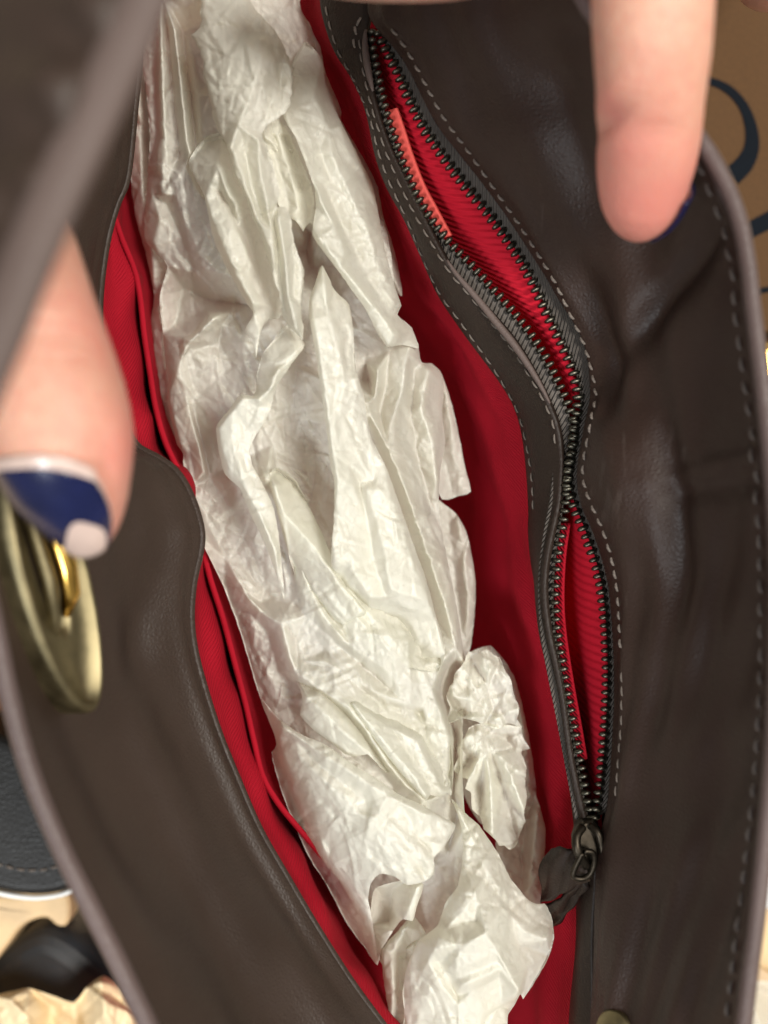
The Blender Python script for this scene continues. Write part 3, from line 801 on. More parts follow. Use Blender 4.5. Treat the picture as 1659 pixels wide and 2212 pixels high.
def seg_near(px, py, poly):
    """nearest point on a closed outline"""
    best = np.full(len(px), 1e18); bx = px.copy(); by = py.copy()
    for (ax_, ay_), (bx_, by_) in zip(poly, np.roll(poly, -1, axis=0)):
        dx, dy = bx_ - ax_, by_ - ay_
        t = np.clip(((px - ax_) * dx + (py - ay_) * dy) / (dx * dx + dy * dy + 1e-9), 0, 1)
        qx, qy = ax_ + t * dx, ay_ + t * dy
        d = (px - qx) ** 2 + (py - qy) ** 2
        m = d < best
        best[m] = d[m]; bx[m] = qx[m]; by[m] = qy[m]
    return bx, by, np.sqrt(best)

def inside(px, py, poly):
    c = np.zeros(px.shape, bool)
    for (x1, y1), (x2, y2) in zip(poly, np.roll(poly, -1, axis=0)):
        if y1 == y2: continue
        m = ((y1 > py) != (y2 > py)) & (px < (x2 - x1) * (py - y1) / (y2 - y1) + x1)
        c ^= m
    return c

def creases(X, Y, seed, ang, density, amp):
    """short sharp folds: tent profiles along random segments, mostly running with the paper"""
    r = np.random.RandomState(seed); Z = np.zeros(X.shape)
    x0, y0 = X[0, 0], Y[0, 0]; nx, ny = X.shape
    k = int(nx * ny * GS * GS / 1e4 * density)
    for _ in range(k):
        cx, cy = x0 + r.rand() * nx * GS, y0 + r.rand() * ny * GS
        th = ang + r.normal() * 0.42 if r.rand() < 0.72 else r.rand() * math.pi
        L = r.gamma(3.0, 16.0) + 14; w = r.uniform(1.9, 5.5) + L * 0.035
        h = r.normal() * amp * min(1.4, w / 8)
        bend = r.normal() * 0.0022
        i0 = max(0, int((cx - L - w - x0) / GS)); i1 = min(nx, int((cx + L + w - x0) / GS) + 2)
        j0 = max(0, int((cy - L - w - y0) / GS)); j1 = min(ny, int((cy + L + w - y0) / GS) + 2)
        if i1 <= i0 or j1 <= j0: continue
        gx = X[i0:i1, j0:j1] - cx; gy = Y[i0:i1, j0:j1] - cy
        c, s_ = math.cos(th), math.sin(th)
        u = gx * c + gy * s_; v = -gx * s_ + gy * c + bend * u * u
        t = np.clip(1 - np.abs(v) / (w * np.where(v > 0, 1.0, 1.8)), 0, 1) * np.clip(1.25 * (1 - np.abs(u) / L), 0, 1)
        Z[i0:i1, j0:j1] += h * t
    return Z

def smooth_outline(ol):
    """closed outline rounded through its points"""
    p = np.array(ol, float); n = len(p); out = []
    for i in range(n):
        p0, p1, p2, p3 = p[i - 1], p[i], p[(i + 1) % n], p[(i + 2) % n]
        L = math.hypot(p2[0] - p1[0], p2[1] - p1[1]); k = max(1, int(L / 9))
        for q in range(k):
            t = q / k
            c = 0.5 * ((2 * p1) + (-p0 + p2) * t + (2 * p0 - 5 * p1 + 4 * p2 - p3) * t * t + (-p0 + 3 * p1 - 3 * p2 + p3) * t ** 3)
            l = p1 + (p2 - p1) * t
            out.append(0.6 * c + 0.4 * l)
    return np.array(out)

def paper(name, outline, ridges, parent, seed, base=zbody, off=0.0, ang=1.25, amp=(1.0, 0.45, 0.14), ragged=0.35, soft=1.3, edge_z=0.0, roll=0.6, rollw=4.0):
    """one sheet of tissue: outline [(x, y[, height mm])], ridges [([(x, y[, mm])..], mm)] in layout units"""
    ol = [(p[0], p[1], p[2] if len(p) > 2 else edge_z) for p in outline]
    r = np.random.RandomState(seed)
    den = smooth_outline(ol)
    den[:, :2] += r.normal(size=(len(den), 2)) * ragged
    x0, y0 = den[:, :2].min(0) - 3 * GS; x1, y1 = den[:, :2].max(0) + 3 * GS
    gx = np.arange(x0, x1, GS); gy = np.arange(y0, y1, GS)
    X, Y = np.meshgrid(gx, gy, indexing='ij')
    # authored folds
    pts, zs, ed = [], [], []
    nb = len(ol)
    for p in ol: pts.append(p[:2]); zs.append(p[2])
    ed += [(i, (i + 1) % nb) for i in range(nb)]
    for line, h in ridges:
        i0 = len(pts)
        for p in line: pts.append(p[:2]); zs.append(p[2] if len(p) > 2 else h)
        ed += [(i, i + 1) for i in range(i0, len(pts) - 1)]
    Z = 1.5 * blur(tin(pts, zs, ed, X, Y), 1.3)
    msk = wob(seed + 500, [0.012, 0.022], 0.55)(X, Y); msk = np.clip(0.75 + msk, 0.15, 1.5)
    Zr = facets(X, Y, 36, amp[0] * 0.75, seed + 1, ang, 4.0)
    Zr += facets(X, Y, 17, amp[1] * 0.6, seed + 2, ang + 0.2, 3.0) * np.clip(1.5 - msk, 0.3, 1.2)
    Zr += creases(X, Y, seed + 4, ang, 26.0, amp[1] * 1.15) * msk
    Zr += creases(X, Y, seed + 5, ang + 1.2, 12.0, amp[1] * 0.85) * np.clip(1.3 - msk, 0, 1)
    Zr += facets(X, Y, 8, amp[2] * 0.9, seed + 3, ang - 0.4, 1.3) * msk
    Z = Z + blur(Zr, 0.5)
    poly = den[:, :2]
    ins = inside(X, Y, poly)
    cell = ins[:-1, :-1] | ins[1:, :-1] | ins[:-1, 1:] | ins[1:, 1:]
    use = np.zeros(X.shape, bool)
    use[:-1, :-1] |= cell; use[1:, :-1] |= cell; use[:-1, 1:] |= cell; use[1:, 1:] |= cell
    VX, VY = X.copy(), Y.copy()
    m = use & ~ins
    qx, qy, _ = seg_near(X[m], Y[m], poly)
    VX[m] = qx; VY[m] = qy
    if roll:
        near = use.copy()
        D = np.full(X.shape, 1e3); D[m] = 0
        er = ~ins
        k = int(rollw * 3 / GS)
        for _ in range(k):          # band of cells close to the outline
            g = er.copy(); g[1:] |= er[:-1]; g[:-1] |= er[1:]; g[:, 1:] |= er[:, :-1]; g[:, :-1] |= er[:, 1:]; er = g
        mm = ins & er
        _, _, dd = seg_near(X[mm], Y[mm], poly); D[mm] = dd
        Z = Z - roll * np.exp(-(D / rollw) ** 1.3)
    idx = -np.ones(X.shape, int); idx[use] = np.arange(use.sum())
    zz = base(VX, VY) + off + Z * 0.001
    V = PA(VX[use], VY[use], zz[use])
    ii, jj = np.nonzero(cell)
    F = np.stack([idx[ii, jj], idx[ii, jj + 1], idx[ii + 1, jj + 1], idx[ii + 1, jj]], -1)
    return mesh_obj(name, V, F, M['tissue'], parent)

# ---------------------------------------------------------------- long bundle
bundle = empty('tissue_paper', (0, 0, -0.03))
tag(bundle, 'long bundle of crumpled white tissue paper filling the open handbag', 'tissue paper')
def to_bundle(o, e=None):
    e = e or bundle
    o.matrix_parent_inverse = Matrix.Translation(-Vector(e.location)); return o

BODY = [(300, -50), (303, 40), (302, 114), (314, 182), (324, 293), (319, 374), (312, 472), (314, 520), (340, 548), (362, 575), (345, 640), (352, 720), (363, 837), (362, 869), (383, 962), (396, 980), (396, 1045, 9), (412, 1090, 13), (426, 1150, 13), (466, 1233, 5), (483, 1268, 1), (507, 1331), (523, 1378), (546, 1456), (565, 1514), (592, 1570), (600, 1640), (625, 1765), (637, 1783), (667, 1851), (705, 1910), (752, 1999), (830, 2090), (853, 2212), (870, 2260), (1080, 2260), (1100, 2100), (1095, 1950), (1080, 1850), (1010, 1780), (1000, 1700), (1000, 1560), (1005, 1440), (1000, 1400), (990, 1330), (975, 1250), (955, 1150), (948, 1080), (950, 1020), (962, 960), (955, 890), (960, 830), (950, 800), (930, 785), (911, 783), (904, 751), (890, 708), (858, 679), (852, 629), (846, 558), (832, 486), (806, 430), (800, 395), (775, 345), (762, 325), (728, 251), (722, 225), (694, 156), (678, 85), (660, 46), (644, 20), (640, -50)]
BR = [
 ([(345, -20), (350, 150), (355, 300), (350, 420)], 3.2), ([(362, 60), (375, 200), (390, 330)], -3.0), ([(375, 60), (390, 180), (402, 300), (410, 330)], 3.2),
 ([(395, 70), (412, 200), (425, 330), (432, 400)], -4.0), ([(420, 120), (430, 200), (440, 300)], 1.0), ([(330, 60), (334, 200), (338, 300)], -1.5),
 ([(330, 420), (345, 470), (332, 520)], 2.2), ([(400, 360), (440, 430), (478, 520), (505, 600)], 1.0), ([(360, 440), (395, 520), (418, 590)], -2.4), ([(375, 420), (410, 500), (440, 580)], 1.8),
 ([(395, 625), (440, 645), (500, 655), (540, 660)], -10.0), ([(380, 700), (440, 668), (500, 672)], -6.0),
 ([(460, 688), (412, 735), (384, 800), (367, 840)], 3.8), ([(400, 765), (402, 850), (430, 950), (442, 1020)], 1.6), ([(470, 740), (500, 790), (545, 812)], -6.0), ([(480, 700), (520, 722), (556, 790)], -4.0), ([(420, 860), (455, 880), (470, 900)], -2.0),
 ([(366, 872), (388, 960), (412, 1055), (445, 1125), (485, 1205), (524, 1284)], 2.5), ([(425, 930), (452, 1030), (500, 1100), (552, 1215), (585, 1290)], -3.5),
 ([(640, 790), (630, 900), (640, 1000), (655, 1100), (690, 1190)], -8.0), ([(600, 870), (590, 960), (600, 1030)], -6.0),
 ([(582, 1034), (612, 1104), (683, 1178), (730, 1245), (769, 1292), (839, 1374)], 2.8), ([(598, 1090), (620, 1190), (632, 1300)], -3.0), ([(650, 1190), (690, 1290), (740, 1370)], -0.5), ([(625, 1150), (660, 1250), (700, 1330), (760, 1400), (840, 1452), (890, 1470)], 1.8), ([(660, 1330), (740, 1410), (830, 1480)], -1.2),
 ([(668, 500), (662, 540), (668, 580)], -20.0), ([(650, 610), (655, 680), (660, 740)], -9.0), ([(640, 470), (700, 500)], -6.0),
 ([(795, 870), (840, 975), (885, 1085), (935, 1230), (965, 1320), (985, 1400)], 3.5), ([(798, 930), (840, 1030), (880, 1150), (915, 1250), (944, 1340)], -5.0),
 ([(880, 765), (868, 850), (845, 905)], 2.4), ([(925, 800), (908, 880), (935, 960), (945, 1040)], 3.6), ([(895, 800), (888, 900), (905, 1000), (930, 1090)], -2.2), ([(770, 700), (790, 780), (800, 830)], -9.0), ([(815, 800), (808, 860), (800, 900)], 2.0), ([(840, 760), (832, 840), (820, 890)], -3.0),
 ([(523, 1276), (575, 1330), (608, 1348), (622, 1400), (640, 1456), (690, 1490), (753, 1530), (800, 1590), (839, 1651), (880, 1700), (918, 1728)], 3.4),
 ([(650, 1495), (741, 1545), (808, 1640), (850, 1700)], -3.4), ([(545, 1330), (560, 1420), (600, 1500)], 0.6), ([(580, 1370), (600, 1450), (640, 1520)], -2.4),
 ([(640, 1430), (720, 1440), (820, 1520), (900, 1560)], 0.4), ([(720, 1385), (800, 1448), (905, 1545)], -1.6), ([(765, 1385), (850, 1455), (930, 1600)], 1.8), ([(560, 1300), (640, 1380), (700, 1410)], -1.6),
 ([(700, 1430), (800, 1490), (880, 1520), (930, 1530)], 1.6), ([(820, 1600), (890, 1690), (925, 1722)], -1.0),
 ([(955, 1430), (934, 1485), (950, 1530), (972, 1590), (968, 1690)], 2.2), ([(985, 1450), (966, 1530), (985, 1600), (978, 1720)], -9.0), ([(900, 1440), (920, 1560), (930, 1650), (950, 1720)], 0.8),
 ([(990, 1760), (965, 1850), (950, 1930), (930, 2000)], -10.0), ([(820, 1920), (850, 1960), (850, 2010), (840, 2060)], -15.0), ([(900, 1930), (890, 1980)], -12.0),
]
to_bundle(paper('sheet', BODY, BR, bundle, 11, ang=1.15))

# deep, thin sheet showing red through on the left, and loose edges on the right
LOWL = lambda x, y: -0.030 - 0.00002 * np.abs(x - 340)
to_bundle(paper('sheet', [(262, 90), (285, 60), (330, 60), (360, 300), (380, 560), (430, 700), (410, 900), (390, 960), (368, 930), (340, 860), (330, 760), (326, 690), (333, 640), (318, 560), (296, 480), (284, 400), (276, 250)], [([(300, 150), (305, 300), (308, 420), (330, 560)], 3), ([(345, 650), (350, 760), (370, 860)], 3), ([(318, 200), (325, 400)], -3)], bundle, 31, LOWL, 0.002, amp=(1.2, 0.5, 0.12)))
EDG = lambda x, y: -0.024 + 0 * x
to_bundle(paper('sheet', [(642, -40), (650, 20), (668, 50), (690, 95), (704, 160), (735, 232), (738, 262), (778, 330), (790, 350), (816, 405), (828, 470), (846, 520), (862, 590), (868, 640), (830, 600), (790, 450), (740, 330), (690, 220), (660, 120), (630, 20)], [([(700, 180), (760, 330), (820, 470), (850, 600)], 3)], bundle, 41, EDG, 0.003, ang=1.1))
to_bundle(paper('sheet', [(925, 785), (955, 812), (972, 860), (988, 922), (1004, 1005), (1017, 1062), (990, 1072), (955, 1079), (925, 1010), (890, 900)], [([(960, 840), (975, 930), (990, 1040)], 1.0), ([(945, 860), (955, 960), (965, 1050)], -0.8)], bundle, 43, EDG, -0.002, ang=1.3, roll=0.4))
to_bundle(paper('sheet', [(940, 1080), (960, 1090), (988, 1112), (1011, 1160), (1027, 1250), (1025, 1330), (1014, 1408), (985, 1420), (950, 1300), (925, 1150)], [([(990, 1125), (1005, 1220), (1010, 1330)], 1.2), ([(970, 1130), (985, 1250), (1000, 1380)], -1)], bundle, 44, EDG, -0.003, ang=1.4, roll=0.5))

# left strand folded under the upper flap
to_bundle(paper('sheet', [(407, 352, 0), (440, 420, 3.5), (453, 480, 3.5), (464, 525, 3.5), (492, 583, 3.5), (528, 647, 3), (547, 679, 3), (528, 715, 2), (545, 735, 1), (553, 775, 1), (563, 715, 2), (582, 690, 0), (612, 680, -3), (620, 560, -3), (580, 470, -3), (540, 380, -3), (480, 290, -3), (440, 300, -3)],
 [([(442, 428), (470, 500), (510, 590), (545, 655)], 5.5), ([(480, 420), (520, 500), (560, 600), (580, 660)], 1.5), ([(455, 400), (500, 470), (540, 560)], 4.0), ([(470, 360), (490, 420), (505, 440)], 5.0)], bundle, 52, off=0.004, ang=1.15, amp=(0.8, 0.35, 0.1)))

# broad flap across the upper middle, running down into a twisted strand
UP = [(430, -50, 2), (434, 0, 2), (433, 59, 2), (413, 75, 1.5), (420, 92, 1.5), (433, 107, 2), (436, 128, 2), (442, 140, 2), (440, 168, 2), (446, 182, 2), (452, 205, 2), (459, 234, 1.5), (463, 258, 1.5), (472, 280, 1.5), (484, 300, 2), (495, 332, 3), (504, 374, 3.5), (527, 420, 3.5), (547, 469, 3.5), (563, 508, 3), (571, 532, 3), (589, 593, 2.5), (607, 654, 2), (610, 679, 1.5), (622, 701, 1), (655, 735, 0), (656, 722, 0), (650, 665, 2), (657, 593, 2), (646, 550, 2.5), (634, 515, 2), (628, 472, 2), (618, 449, 2), (597, 446, 1), (605, 420, 1), (595, 374, 2), (574, 310, 3), (567, 290, 3), (580, 268, 3), (608, 251, 4), (626, 228, 4), (634, 150, 4), (615, 107, 4), (595, 65, 3.5), (563, 36, 3), (542, 0, 3), (535, -50, 3)]
UR = [([(566, 88), (563, 146), (543, 202), (514, 270), (497, 322)], 6.0), ([(610, 150), (600, 200), (575, 250), (555, 285)], 2.8), ([(500, 40), (490, 120), (495, 200), (500, 260)], 4.0), ([(450, 60), (520, 70), (580, 70)], 3.2), ([(556, 300), (562, 370), (575, 430), (590, 500)], 5.0), ([(530, 330), (545, 410), (565, 470)], 1.6), ([(505, 330), (530, 400), (560, 480), (590, 560)], 4.8), ([(580, 330), (590, 400), (600, 440)], 1.5), ([(600, 470), (615, 560), (622, 640), (640, 715)], 5.0), ([(590, 480), (605, 580), (615, 660)], 1.0), ([(625, 480), (635, 560), (632, 640)], 1.5)]
to_bundle(paper('sheet', UP, UR, bundle, 61, off=0.0110, roll=0.6, rollw=4, ragged=1.2, ang=1.3, amp=(0.7, 0.35, 0.10)))

# right hand strap from the upper right down to the torn corner
to_bundle(paper('sheet', [(628, 215, -2), (612, 250, 0), (640, 300, 2), (655, 340, 3), (668, 375, 3), (680, 410, 2), (682, 450, 2), (675, 507, 3), (700, 545, 3), (736, 592, 3), (762, 630, 2.5), (790, 668, 2.5), (812, 712, 2), (836, 749, 2), (870, 745, 1), (905, 752, 0), (888, 712, 0), (858, 682, 1), (867, 660, 2), (856, 628, 2), (845, 590, 2), (832, 540, 1), (820, 480, 0), (806, 405, 0), (772, 332, 0), (736, 262, 0), (706, 200, 0), (696, 130, 0), (660, 90, -3), (630, 140, -3)],
 [([(655, 345), (690, 430), (725, 490), (745, 540)], 5.0), ([(690, 515), (735, 575), (790, 640), (830, 690), (850, 725)], 5.2), ([(720, 340), (760, 430), (795, 500), (808, 540)], 4.5), ([(700, 400), (740, 490), (775, 560), (790, 590)], 0.5), ([(660, 240), (690, 320), (715, 390)], 1.0), ([(680, 200), (710, 280), (740, 340), (790, 440)], 3.0), ([(810, 560), (830, 600), (850, 650)], 3.5), ([(770, 580), (810, 630), (840, 680)], 2.0), ([(735, 270), (750, 320), (762, 340)], 3.5)], bundle, 71, off=0.0055, ang=1.0, amp=(0.8, 0.4, 0.13)))
# pale inner fold seen between flap and strap
to_bundle(paper('sheet', [(560, 285), (600, 258), (625, 290), (652, 350), (676, 415), (676, 470), (660, 490), (655, 500), (640, 478), (622, 470), (600, 440), (585, 380)], [([(600, 290), (625, 370), (645, 450)], 0.5), ([(620, 300), (650, 390), (662, 470)], -2.0), ([(585, 310), (610, 390), (625, 440)], -1.5)], bundle, 73, off=0.0005, ang=1.1, amp=(0.5, 0.3, 0.08)))

# tall centre panel
to_bundle(paper('sheet', [(696, 573, 2), (680, 615, 2), (668, 647, 2), (668, 686, 2), (676, 730, 2.5), (682, 765, 3), (693, 837, 3), (704, 916, 3), (714, 1005, 3), (722, 1040, 2.5), (722, 1120, 2.5), (715, 1217, 2), (735, 1262, -3), (800, 1345, -10), (880, 1440, -11), (945, 1452, -9), (961, 1408, 0), (944, 1338, 2), (920, 1250, 2), (886, 1155, 2.5), (860, 1080, 3), (830, 1000, 3), (800, 941, 2.5), (786, 855, 2), (768, 794, 2), (762, 701, 2), (754, 658, 2), (722, 625, 1)],
 [([(676, 690), (690, 770), (702, 850), (715, 960), (728, 1040)], 5.5), ([(700, 610), (710, 680), (735, 760), (745, 830)], 5.0), ([(740, 700), (750, 790), (772, 870), (790, 960), (800, 1040)], 2.5), ([(720, 800), (735, 900), (752, 1000), (765, 1050)], 4.0), ([(792, 1057), (815, 1130), (830, 1194), (845, 1272)], 4.2), ([(775, 1040), (795, 1130), (812, 1220), (835, 1290)], 1.2), ([(840, 1060), (880, 1180), (925, 1300)], 4.5), ([(690, 850), (760, 822), (775, 815)], 4.6), ([(730, 1130), (750, 1210), (800, 1290)], 2.5)], bundle, 81, off=0.0065, ang=1.35, amp=(0.7, 0.32, 0.10)))

# hooked fold on the left
to_bundle(paper('sheet', [(659, 744, 1), (640, 772, 2.5), (607, 819, 3), (593, 844, 3), (585, 880, 2.5), (571, 912, 2.5), (550, 945, 2), (539, 972, 2), (545, 1005, 2), (567, 1045, 2), (592, 1100, 1.5), (605, 1180, 1), (615, 1295, -1), (602, 1255, 0), (575, 1182, 1.5), (542, 1112, 2), (517, 1054, 2.5), (485, 1023, 2.5), (474, 980, 3), (467, 923, 3), (492, 888, 3), (521, 851, 2.5), (545, 856, 1), (553, 845, 0), (555, 808, 0), (567, 765, 0), (590, 735, -1), (622, 700, -2)],
 [([(600, 800), (585, 840), (560, 860), (525, 858), (500, 890), (472, 925)], 5.0), ([(640, 760), (600, 790), (575, 830)], 3.0), ([(475, 960), (490, 1005), (520, 1040), (560, 1110), (595, 1190)], 4.5), ([(560, 880), (530, 920), (520, 970), (535, 1020)], 2.8), ([(500, 930), (505, 980), (520, 1010)], 4.6)], bundle, 91, off=0.0055, ang=1.2, amp=(0.8, 0.38, 0.12)))
to_bundle(paper('sheet', [(596, 1010, -4), (640, 1040, -6), (690, 1140, -2), (740, 1250, 0), (800, 1330, -2), (850, 1395, -6), (760, 1380, -7), (690, 1330, -6), (640, 1250, -4), (618, 1180, 1.5), (600, 1110, 2.5), (580, 1034, 1)], [([(592, 1050), (614, 1110), (680, 1182), (735, 1258), (790, 1320)], 4.0), ([(625, 1180), (680, 1280), (740, 1350)], 0.5)], bundle, 93, off=0.0012, ang=0.95, amp=(0.6, 0.3, 0.1)))

# folds of the lower body
to_bundle(paper('sheet', [(600, 1420, -8), (636, 1462, -2), (654, 1511, 2), (648, 1545, 2.5), (680, 1578, 2.5), (709, 1600, 2.5), (745, 1628, 2.5), (768, 1634, 2), (794, 1629, 2), (815, 1650, 2), (834, 1670, 0), (842, 1668, -5), (812, 1620, -7), (770, 1550, -7), (735, 1505, -8), (690, 1465, -8)], [([(660, 1505), (720, 1560), (780, 1612)], 4.5), ([(690, 1500), (750, 1560), (800, 1625)], 2.0)], bundle, 101, off=0.0030, ang=0.8, amp=(0.6, 0.4, 0.16)))
to_bundle(paper('sheet', [(735, 1500, -8), (752, 1519, -1), (790, 1570, 2.5), (828, 1622, 2.5), (862, 1666, 2.5), (905, 1716, 2.5), (921, 1731, 2), (928, 1716, 1.5), (950, 1722, 1), (968, 1712, 1), (975, 1720, -2), (980, 1650, -8), (960, 1560, -9), (880, 1530, -9), (800, 1500, -9)], [([(760, 1520), (820, 1592), (880, 1660), (918, 1716)], 4.2), ([(840, 1570), (890, 1640), (930, 1700)], 1.5), ([(900, 1600), (930, 1660), (955, 1710)], 2.2)], bundle, 103, off=0.0026, ang=0.85, amp=(0.6, 0.35, 0.12)))
LO = [(562, 1508, 0), (603, 1553, 2), (650, 1585, 2.5), (709, 1612, 2.5), (760, 1650, 2.5), (811, 1680, 2.5), (860, 1715, 2), (912, 1739, 2), (950, 1762, 2), (985, 1782, 1.5), (975, 1805, 2), (955, 1835, 3), (938, 1852, 3), (937, 1888, 3), (915, 1905, 3), (880, 1912, 3), (850, 1892, 3.5), (820, 1888, 3.5), (800, 1910, 3), (796, 1945, 2.5), (806, 2000, 2), (816, 2085, 1), (790, 2050, -1), (752, 1999, -1), (705, 1910, -1), (667, 1851, -1), (637, 1783, -1), (612, 1720, -1), (592, 1655, -1), (587, 1625, -1), (598, 1604, 0)]
LR_ = [([(610, 1570), (680, 1620), (760, 1670), (840, 1720), (920, 1760)], 4.5), ([(620, 1650), (680, 1720), (740, 1800), (790, 1880)], 3.6), ([(650, 1640), (730, 1710), (800, 1780), (870, 1840), (920, 1860)], 4.5), ([(640, 1600), (700, 1660), (790, 1730)], 2.6), ([(600, 1600), (640, 1700), (690, 1800), (745, 1900), (790, 2000)], 1.5), ([(880, 1760), (900, 1810), (910, 1870)], 2.6), ([(700, 1830), (760, 1900), (790, 1960)], 3.0), ([(800, 1830), (850, 1870), (900, 1890)], 4.2)]
to_bundle(paper('sheet', LO, LR_, bundle, 111, off=0.0040, ang=0.75, amp=(0.8, 0.42, 0.17)))
to_bundle(paper('sheet', [(815, 2085, 1), (800, 2000, 0), (810, 1920, -3), (880, 1900, -3), (915, 1910, 2), (900, 1960, 2), (892, 1990, 1), (870, 1985, 2), (850, 2010, 2), (825, 2050, 2)], [([(900, 1915), (880, 1970)], 3.0), ([(850, 1920), (840, 1990)], -6.0)], bundle, 113, off=-0.0015, ang=0.9, amp=(0.5, 0.3, 0.1)))

# ---------------------------------------------------------------- ruffled wad beside the bundle
ruffle = empty('tissue_paper', (0.02, -0.06, -0.03))
tag(ruffle, 'small ruffled tissue wad between the long bundle and the zip pull', 'tissue paper')
def dome(cx, cy, rx, ry, z0, h):
    return lambda x, y: z0 + h * np.sqrt(np.clip(1 - ((x - cx) / rx) ** 2 - ((y - cy) / ry) ** 2, 0, 1))
GX, GY = 1040, 1563
def fan(ol, seed, base, hi, lo, core):
    """crumpled ruffle: a few irregular pleats running from the gather out to a wavy edge"""
    r = np.random.RandomState(seed); n = len(ol)
    pts = [[x, y, r.normal() * 0.6] for x, y in ol]; rg = []; q = 0; sgn = 1
    while q < n:
        h = (hi if sgn > 0 else lo) * r.uniform(0.5, 1.35); pts[q][2] = h
        x, y = ol[q]; L = math.hypot(x - GX, y - GY)
        g = (GX + r.normal() * 13, GY + (y - GY) * 0.12 + r.normal() * 6)
        f = r.uniform(0.4, 0.68)
        m = (g[0] + (x - g[0]) * f + r.normal() * 0.06 * L, g[1] + (y - g[1]) * f + r.normal() * 0.06 * L)
        rg.append(([(g[0], g[1], core + r.normal() * 0.8), (m[0], m[1], h + sgn * r.uniform(0, 1.6)), (x * 0.96 + GX * 0.04, y * 0.96 + GY * 0.04, h)], 0))
        q += r.randint(2, 5); sgn = -sgn
    to_bundle(paper('sheet', [tuple(p) for p in pts] + [(GX, GY, core - 1)], rg, ruffle, seed, base, 0.0, ang=1.4, amp=(1.5, 0.75, 0.16), roll=0.0, ragged=0.8), ruffle)
fan([(1000, 1552), (964, 1563), (972, 1530), (963, 1502), (978, 1474), (985, 1450), (996, 1440), (1003, 1426), (1014, 1409), (1032, 1412), (1050, 1399), (1066, 1414), (1080, 1420), (1090, 1446), (1105, 1470), (1110, 1502), (1122, 1530), (1116, 1552), (1130, 1572), (1098, 1562), (1076, 1576)], 121, dome(1045, 1490, 130, 130, -0.015, 0.006), 2.6, -2.0, 0.5)
fan([(1088, 1566), (1126, 1568), (1128, 1590), (1144, 1617), (1126, 1622), (1138, 1660), (1134, 1690), (1139, 1720), (1132, 1750), (1134, 1775), (1122, 1800), (1118, 1822), (1100, 1836), (1090, 1826), (1078, 1828), (1064, 1806), (1045, 1792), (1036, 1764), (1018, 1748), (1018, 1712), (1004, 1704), (1012, 1682), (995, 1678), (979, 1664), (990, 1636), (988, 1612), (1004, 1592), (1012, 1572)], 123, dome(1070, 1690, 130, 180, -0.017, 0.006), 2.8, -2.2, 1.0)
to_bundle(paper('sheet', [(1128, 1680), (1150, 1700), (1165, 1740), (1178, 1790), (1176, 1850), (1170, 1910), (1168, 1952), (1145, 1955), (1122, 1925), (1085, 1880), (1070, 1820), (1100, 1780)], [([(1160, 1760), (1152, 1840), (1140, 1920)], 2.5), ([(1145, 1740), (1130, 1830), (1125, 1900)], -3.0), ([(1170, 1840), (1158, 1900)], 1.5)], ruffle, 125, lambda x, y: -0.026 + 0 * x, 0.0, ang=1.5, amp=(1.2, 0.6, 0.15)), ruffle)
to_bundle(paper('sheet', [(1000, 1420), (1060, 1395), (1110, 1460), (1136, 1560), (1150, 1640), (1158, 1720), (1130, 1760), (1040, 1780), (990, 1690), (975, 1600), (985, 1500)], [([(1120, 1500), (1140, 1620), (1146, 1720)], 2.0)], ruffle, 127, lambda x, y: -0.027 + 0 * x, 0.0, ang=1.5, amp=(1.2, 0.6, 0.15)), ruffle)

# ---------------------------------------------------------------- rounded ball at the bottom
ball = empty('tissue_paper', (0.02, -0.10, -0.03))
tag(ball, 'bright rounded ball of crumpled tissue at the bottom end below the zip pull', 'tissue paper')
XB = [(975, 1725, -1), (985, 1735, 0), (1000, 1752, 1), (1035, 1783, 1), (1073, 1838, 1), (1103, 1897, 1), (1141, 1944, 1), (1160, 1953, 1), (1176, 1952, 0), (1192, 1978, -1), (1197, 2024, -2), (1188, 2060, -2), (1175, 2088, -2), (1150, 2130, -2), (1130, 2158, -1), (1124, 2146, -1), (1112, 2170, -2), (1094, 2200, -2), (1085, 2250, -3), (868, 2250, -4), (874, 2200, -2), (870, 2143, -1), (879, 2088, 1), (904, 2033, 2), (946, 1999, 2), (963, 1948, 2), (989, 1914, 2), (1001, 1834, 2), (992, 1770, 1)]
XR = [([(985, 1745), (1030, 1830), (1045, 1900), (1030, 1960)], 4.0), ([(1005, 1800), (1010, 1880), (990, 1930)], 3.0), ([(1027, 1931), (1048, 2016), (1077, 2067), (1122, 2146)], 7.0), ([(946, 2024), (1005, 1965), (1025, 1935)], 6.0), ([(960, 2010), (1000, 1990), (1030, 1990)], 3.5), ([(938, 2054), (993, 2041), (1048, 2028)], 7.0), ([(993, 2112), (1077, 2074)], 5.0), ([(985, 2095), (1040, 2070), (1070, 2058)], 6.6), ([(1000, 2128), (1080, 2095)], 6.2), ([(925, 2075), (942, 2109), (989, 2172), (990, 2230)], 5.0), ([(950, 2080), (975, 2120), (985, 2150)], 2.6), ([(910, 2060), (900, 2120), (905, 2200)], 2.2), ([(1060, 1880), (1090, 1960), (1130, 2010), (1180, 2030)], 4.0), ([(1100, 1960), (1120, 2040), (1140, 2090)], 1.6), ([(1020, 2140), (1040, 2190), (1040, 2240)], 4.0), ([(1080, 2110), (1085, 2170)], 2.0)]
to_bundle(paper('sheet', XB, XR, ball, 131, lambda x, y: -0.012 + 0.012 * np.exp(-((x - 1030) / 150) ** 2 - ((y - 2030) / 190) ** 2), 0.001, ang=1.2, amp=(0.9, 0.4, 0.12)), ball)
